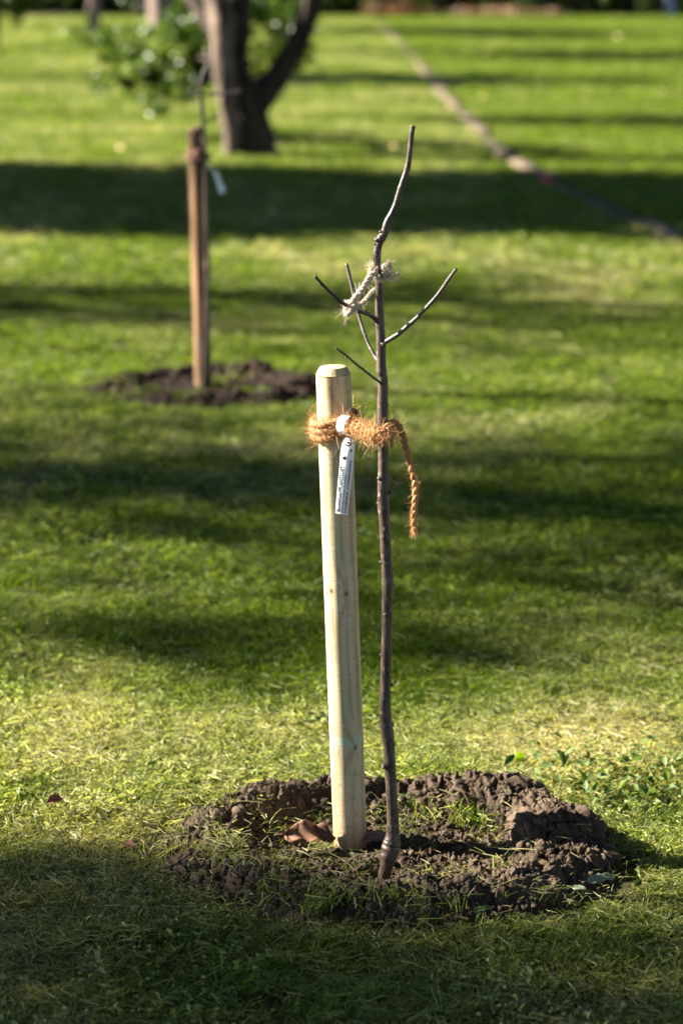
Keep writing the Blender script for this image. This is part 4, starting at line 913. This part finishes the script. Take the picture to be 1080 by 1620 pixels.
shade_tree('second dense tree outside the left edge beyond the brown post', 4.2, 15.9, 5.2, (2.4, 2.0, 1.9), 120, 34000, .13, M_LEAF_D, .16, .28)
shade_tree('broad airy tree outside the left edge, dappling the near lawn', .1, 7.45, 7.6, (2.8, 1.85, 1.8), 84, 9500, .10, M_LEAF_M, .12, .28)
shade_tree('thin airy tree outside the left edge beside the brown post', .8, 11.6, 6.0, (2.2, 1.9, 1.6), 40, 1700, .10, M_LEAF_M, .10, .26)
shade_tree('another thin airy tree outside the left edge, further from the lawn', -1.9, 11.5, 8.0, (1.9, 1.9, 1.6), 40, 2100, .10, M_LEAF_M, .10, .26)
shade_tree('small round tree outside the left edge nearest the camera', -.40, 3.34, 6.2, (1.7, 1.14, .9), 70, 11000, .08, M_LEAF_M, .07, .27)
shade_tree('tall tree outside the left edge behind the apple tree', .3, 30.6, 5.0, (2.2, 1.5, 1.6), 34, 4200, .16, M_LEAF_D, .14, .28)
shade_tree('distant tree outside the left edge', 4.0, 37.0, 5.0, (2.6, 2.0, 1.8), 30, 2600, .18, M_LEAF_D, .14, .28)
shade_tree('slim tree outside the left edge of the far lawn', 3.4, 23.4, 4.6, (1.6, .9, 1.4), 24, 2200, .12, M_LEAF_D, .10, .28)
# tall trees added outside the picture to block sky light and deepen the shade
def sky_block_tree(label, x, y, h, r):
    root = thing('garden_tree', label, 'tree', (x, y, 0)); acc = Acc()
    limb(acc, [(x, y, -.1), (x+.1, y, h*.3), (x, y+.1, h*.6), (x, y, h*.9)], [.32, .26, .18, .05], 14, 3)
    for q in range(8):
        a = q*2.4; limb(acc, [(x, y, h*(.3+.05*q)), (x+math.cos(a)*r*.4, y+math.sin(a)*r*.4, h*(.45+.05*q)), (x+math.cos(a)*r*.8, y+math.sin(a)*r*.8, h*(.5+.05*q))], [.12, .08, .02], 8, q, 12)
    acc.build('trunk', M_OLDBARK, root); acc = Acc()
    P, t = crown((x, y, h*.60), (r, r, h*.40), 130, 13000, .3, .26); leaves(acc, P, rng.uniform(.22, .42, len(P)), .3, .65, .12, t); acc.build('crown', M_LEAF_D, root)
def sky_block_canopy(label, x, y, h, cx_, cy_, r):  # unseen crown added high overhead to cut sky light
    root = thing('garden_tree', label, 'tree', (x, y, 0)); acc = Acc()
    limb(acc, [(x, y, -.1), (x+.1, y, 2), (x-.1, y+.1, h*.5), (x+(cx_-x)*.3, y, h*.75), (x+(cx_-x)*.6, y+(cy_-y)*.6, h*.95)], [.45, .36, .30, .22, .08], 16, 3)
    for q in range(11):
        a = q*2.4; rr_ = r*(.45+.5*((q*7) % 5)/5); e = (cx_+rr_*math.cos(a), cy_+rr_*math.sin(a), h*(.92+.03*(q % 3)))
        limb(acc, [(x, y, h*(.40+.02*q)), (x+(e[0]-x)*.45, y+(e[1]-y)*.45, h*(.72+.01*q)), e], [.20, .12, .03], 8, q, 14)
    acc.build('trunk', M_OLDBARK, root); acc = Acc()
    P, t = crown((cx_, cy_, h+.6), (r, r, 1.6), 190, 26000, .3, .16); leaves(acc, P, rng.uniform(.26, .46, len(P)), .5, .65, .12, t); acc.build('crown', M_LEAF_D, root)
sky_block_canopy('added unseen tall tree right of the frame, its crown cutting sky light over the planting', 8.2, 4.5, 10.5, 2.4, 4.6, 7.0)
sky_block_canopy('added unseen tall tree right of the frame, its crown cutting sky light over the middle lawn', 10.5, 17.5, 11.5, 3.5, 17.5, 7.6)
for x, y, h, r, lb_ in ((9.5, 2, 12, 3.6, 'added sky-blocking tree outside the right edge nearest the camera'), (11, 9, 13, 4, 'added sky-blocking tree outside the right edge level with the brown post'), (12.5, 17, 13, 4, 'added sky-blocking tree outside the right edge level with the apple tree'), (15, 26, 13, 4.4, 'added sky-blocking tree outside the right edge of the far lawn'),
        (5, -5.5, 12, 3.8, 'added sky-blocking tree behind the camera to the right'), (-2.5, -7, 12, 4, 'added sky-blocking tree straight behind the camera'), (-9.5, -6, 11, 3.6, 'added sky-blocking tree behind the camera to the left')):
    sky_block_tree(lb_, x, y, h, r)
# trunks behind on the left
def back_tree(label, px, py, wpx, m_, lean=0.):
    g = gnd(px, py); Y = float(g[1]); s = F/(Y*.973); r = wpx/2/s
    root = thing('garden_tree', label, 'tree', (g[0], Y, 0)); acc = Acc()
    limb(acc, [(g[0], Y, -.1), (g[0]+lean*.3, Y, .8), (g[0]+lean, Y, 2.2), (g[0]+lean*1.4, Y, 3.6)], [r*1.25, r, r*.8, r*.4], 14, 3)
    for q in range(6):
        a = q*2.2; limb(acc, [(g[0]+lean, Y, 1.9+q*.2), (g[0]+lean+math.cos(a)*.8, Y+math.sin(a)*.8, 2.8+q*.2), (g[0]+lean+math.cos(a)*1.5, Y+math.sin(a)*1.5, 3.3+q*.2)], [r*.4, r*.3, r*.1], 8, q, 10)
    acc.build('trunk', m_, root); acc = Acc()
    P, t = crown((g[0]+lean, Y, 3.7), (2., 2., 1.5), 40, 4000, .12, .3); leaves(acc, P, rng.uniform(.09, .15, len(P)), .3, .65, .12, t); acc.build('crown', M_LEAF_M, root)
back_tree('garden tree with thick pinkish trunk left of the old apple tree', 262, 52, 46, M_TRUNK_P, -.2)
back_tree('slim pale trunked tree further left on the far lawn', 149, 47, 19, M_TRUNK_P, .1)
# back border
bedm = plain('bed_soil', (.012, .010, .008), (.05, .036, .026), 3, .9, .6, .03)
xs = np.linspace(-30, 30, 90); V = []; 
for j, (yb, zb) in enumerate(((55.2, -.01), (55.4, .03), (56.5, .06), (59, .08), (60, -.02))):
    for x in xs: V.append((x, yb+.35*(vn(np.array(x*.8), np.array(j*2.), 5)-.5), zb+(.05*(float(vn(np.array(x*2.), np.array(j*3.), 7))-.5) if 0 < j < 4 else 0)))
i = np.arange(4)[:, None]*90+np.arange(89)[None]; tag(mesh('flower_bed', V, np.stack([i, i+1, i+91, i+90], -1).reshape(-1, 4), bedm), kind='structure')
hd = thing('hedge', 'tall dark hedge closing the garden behind the far lawn', 'hedge', (0, 57.9, 0))
acc = Acc(); nl = 26000; P = np.column_stack([rng.uniform(-24, 24, nl), 57.9+rng.choice([-1, 1], nl)*rng.uniform(.45, .85, nl), rng.random(nl)*2.5+.05]); P[:4000, 1] = rng.uniform(57.2, 58.6, 4000); P[:4000, 2] = rng.uniform(2.3, 2.65, 4000)
leaves(acc, P, rng.uniform(.12, .24, nl), .2, .65, .12); acc.build('foliage', M_LEAF_D, hd)
acc = Acc()
for k in range(48):
    x = -24+k+rng.uniform(-.3, .3); limb(acc, [(x, 57.9, -.1), (x+.1, 57.9, 1.2), (x, 57.9, 2.3)], [.05, .04, .02], 6, k, 6)
V, f4, f3 = blob((0, 57.9, 1.2), (24, .5, 1.15), 24, 3, .02); acc.add(V, f4, f3); acc.build('stems', plain('hedge_core', (.02, .018, .012), (.04, .035, .02), 5), hd)  # besides the stems, an added dark solid core stops sky showing through
def shrub(label, px, wpx, h, m_, Y=56.6, group=None, nl=1500, sz=.16, py=None):
    if py: Y = float(gnd(px, py)[1])
    x = at(px, 20, Y)[0]; s = F/(Y*.973); r = wpx/2/s; root = thing('shrub', label, 'shrub', (x, Y, 0), group); acc = Acc()
    for q in range(5): limb(acc, [(x, Y, -.05), (x+math.cos(q*1.3)*r*.4, Y+math.sin(q*1.3)*r*.4, h*.5), (x+math.cos(q*1.3)*r*.7, Y+math.sin(q*1.3)*r*.6, h*.85)], [.03, .02, .008], 6, q, 8)
    acc.build('stems', M_OLDBARK, root); acc = Acc(); P, t = crown((x, Y, h*.48), (r*.8, r*.7, h*.42), 26, nl, sz, .34); P[:, 2] = np.abs(P[:, 2]-.03)+.03
    leaves(acc, P, rng.uniform(sz*.7, sz*1.2, len(P)), .3, .65, .12, t); acc.build('foliage', m_, root); return root, (x, Y, r)
shrub('bright lime green shrub in the back border, right part', 893, 46, .9, M_LEAF_Y)
shrub('yellow-green shrub at the right end of the back border', 1075, 40, 1.0, M_LEAF_Y)
shrub('fresh green shrub in the back border straight behind the near sapling tip', 555, 60, 1.0, M_LEAF_M)
shrub('low olive shrub in the back border beside the lime green one', 960, 70, 1.2, M_LEAF_M)
shrub('dark rounded shrub left of the green post', 780, 90, 1.4, M_LEAF_D)
shrub('dark broad shrub in the middle of the back border', 720, 80, 1.5, M_LEAF_D, 57)
shrub('dark shrub right of the green post', 1005, 50, 1.5, M_LEAF_D, 57)
shrub('bushy green shrub with yellowish leaves at the top left corner', 25, 110, 1.3, M_LEAF_M, py=46)
shrub('dark low shrub between the two far trunks', 205, 90, 1.0, M_LEAF_D, py=26)
shrub('dark low shrub in the back border left of the slim trunk', 100, 90, 1.0, M_LEAF_D, py=26)
for k_, (px_, w_, lab_) in enumerate(((600, 60, 'dark low shrub behind the rusty leaf heap'), (665, 70, 'dark low shrub just right of the rusty leaf heap'), (835, 60, 'dark low shrub hugging the green post'), (925, 50, 'dark low shrub between the lime green and the olive ones'), (500, 70, 'mid green low shrub behind the right fork of the old tree'), (1030, 40, 'dark low shrub left of the slim grey trunk'))):
    shrub(lab_, px_, w_, .7, M_LEAF_D if k_ != 4 else M_LEAF_M, Y=55.9, nl=900, sz=.12)
# rusty pile of leaves in the bed
def heap(px, Y, w_, h_, label, ca, cb):
    x = at(px, 20, Y)[0]; acc = Acc(); P = np.column_stack([rng.normal(x, w_*.7, 700), rng.normal(Y, .3, 700), np.abs(rng.normal(0, h_, 700))+.1]); leaves(acc, P, rng.uniform(.08, .15, 700), .8)
    tag(acc.build('leaf_pile', leafy('dry_'+str(px), ca, cb, None, .2)), label, 'leaves', kind='stuff')
heap(628, 55.9, .55, .10, 'rusty brown fallen leaves heaped along the back border', (.18, .07, .04), (.45, .24, .15))
heap(800, 55.8, .9, .05, 'pinkish dry leaves along the back border front', (.22, .12, .08), (.50, .34, .24))
# green post and grey post in the border
g = at(848, 20, 57.); gp = thing('garden_post', 'dark green post in front of the far hedge', 'post', (g[0], 56., 0))
acc = Acc(); V, f4, f3 = tube(np.array([[g[0], 56, -.1], [g[0], 56, .9], [g[0], 56, 1.8]]), .14, 14); acc.add(V, f4, f3); acc.build('pole', plain('green_paint', (.012, .07, .045), (.02, .10, .065), 8, .4), gp)
acc = Acc(); V, f4, f3 = blob((g[0], 56, 1.83), (.16, .16, .05), 10, 1, .0); acc.add(V, f4, f3); acc.build('cap', plain('green_cap', (.012, .06, .04), (.02, .08, .05), 8, .4), gp)
g = at(1049, 20, 56.8); acc = Acc(); root = thing('garden_tree', 'slim grey trunk leaning in the back border near the right edge', 'tree', (g[0], 56., 0))
limb(acc, [(g[0]+.08, 56., -.1), (g[0]-.02, 56., .5), (g[0]-.2, 56., 1.6), (g[0]-.25, 56., 3)], [.12, .10, .08, .05], 10, 4); acc.build('trunk', plain('grey_trunk', (.22, .22, .25), (.45, .45, .50), 9, .8), root)
acc = Acc(); P, t = crown((g[0]-.2, 56., 3.3), (1.3, 1.2, 1.), 20, 1600, .12, .32); leaves(acc, P, rng.uniform(.09, .15, len(P)), .3); acc.build('crown', M_LEAF_M, root)
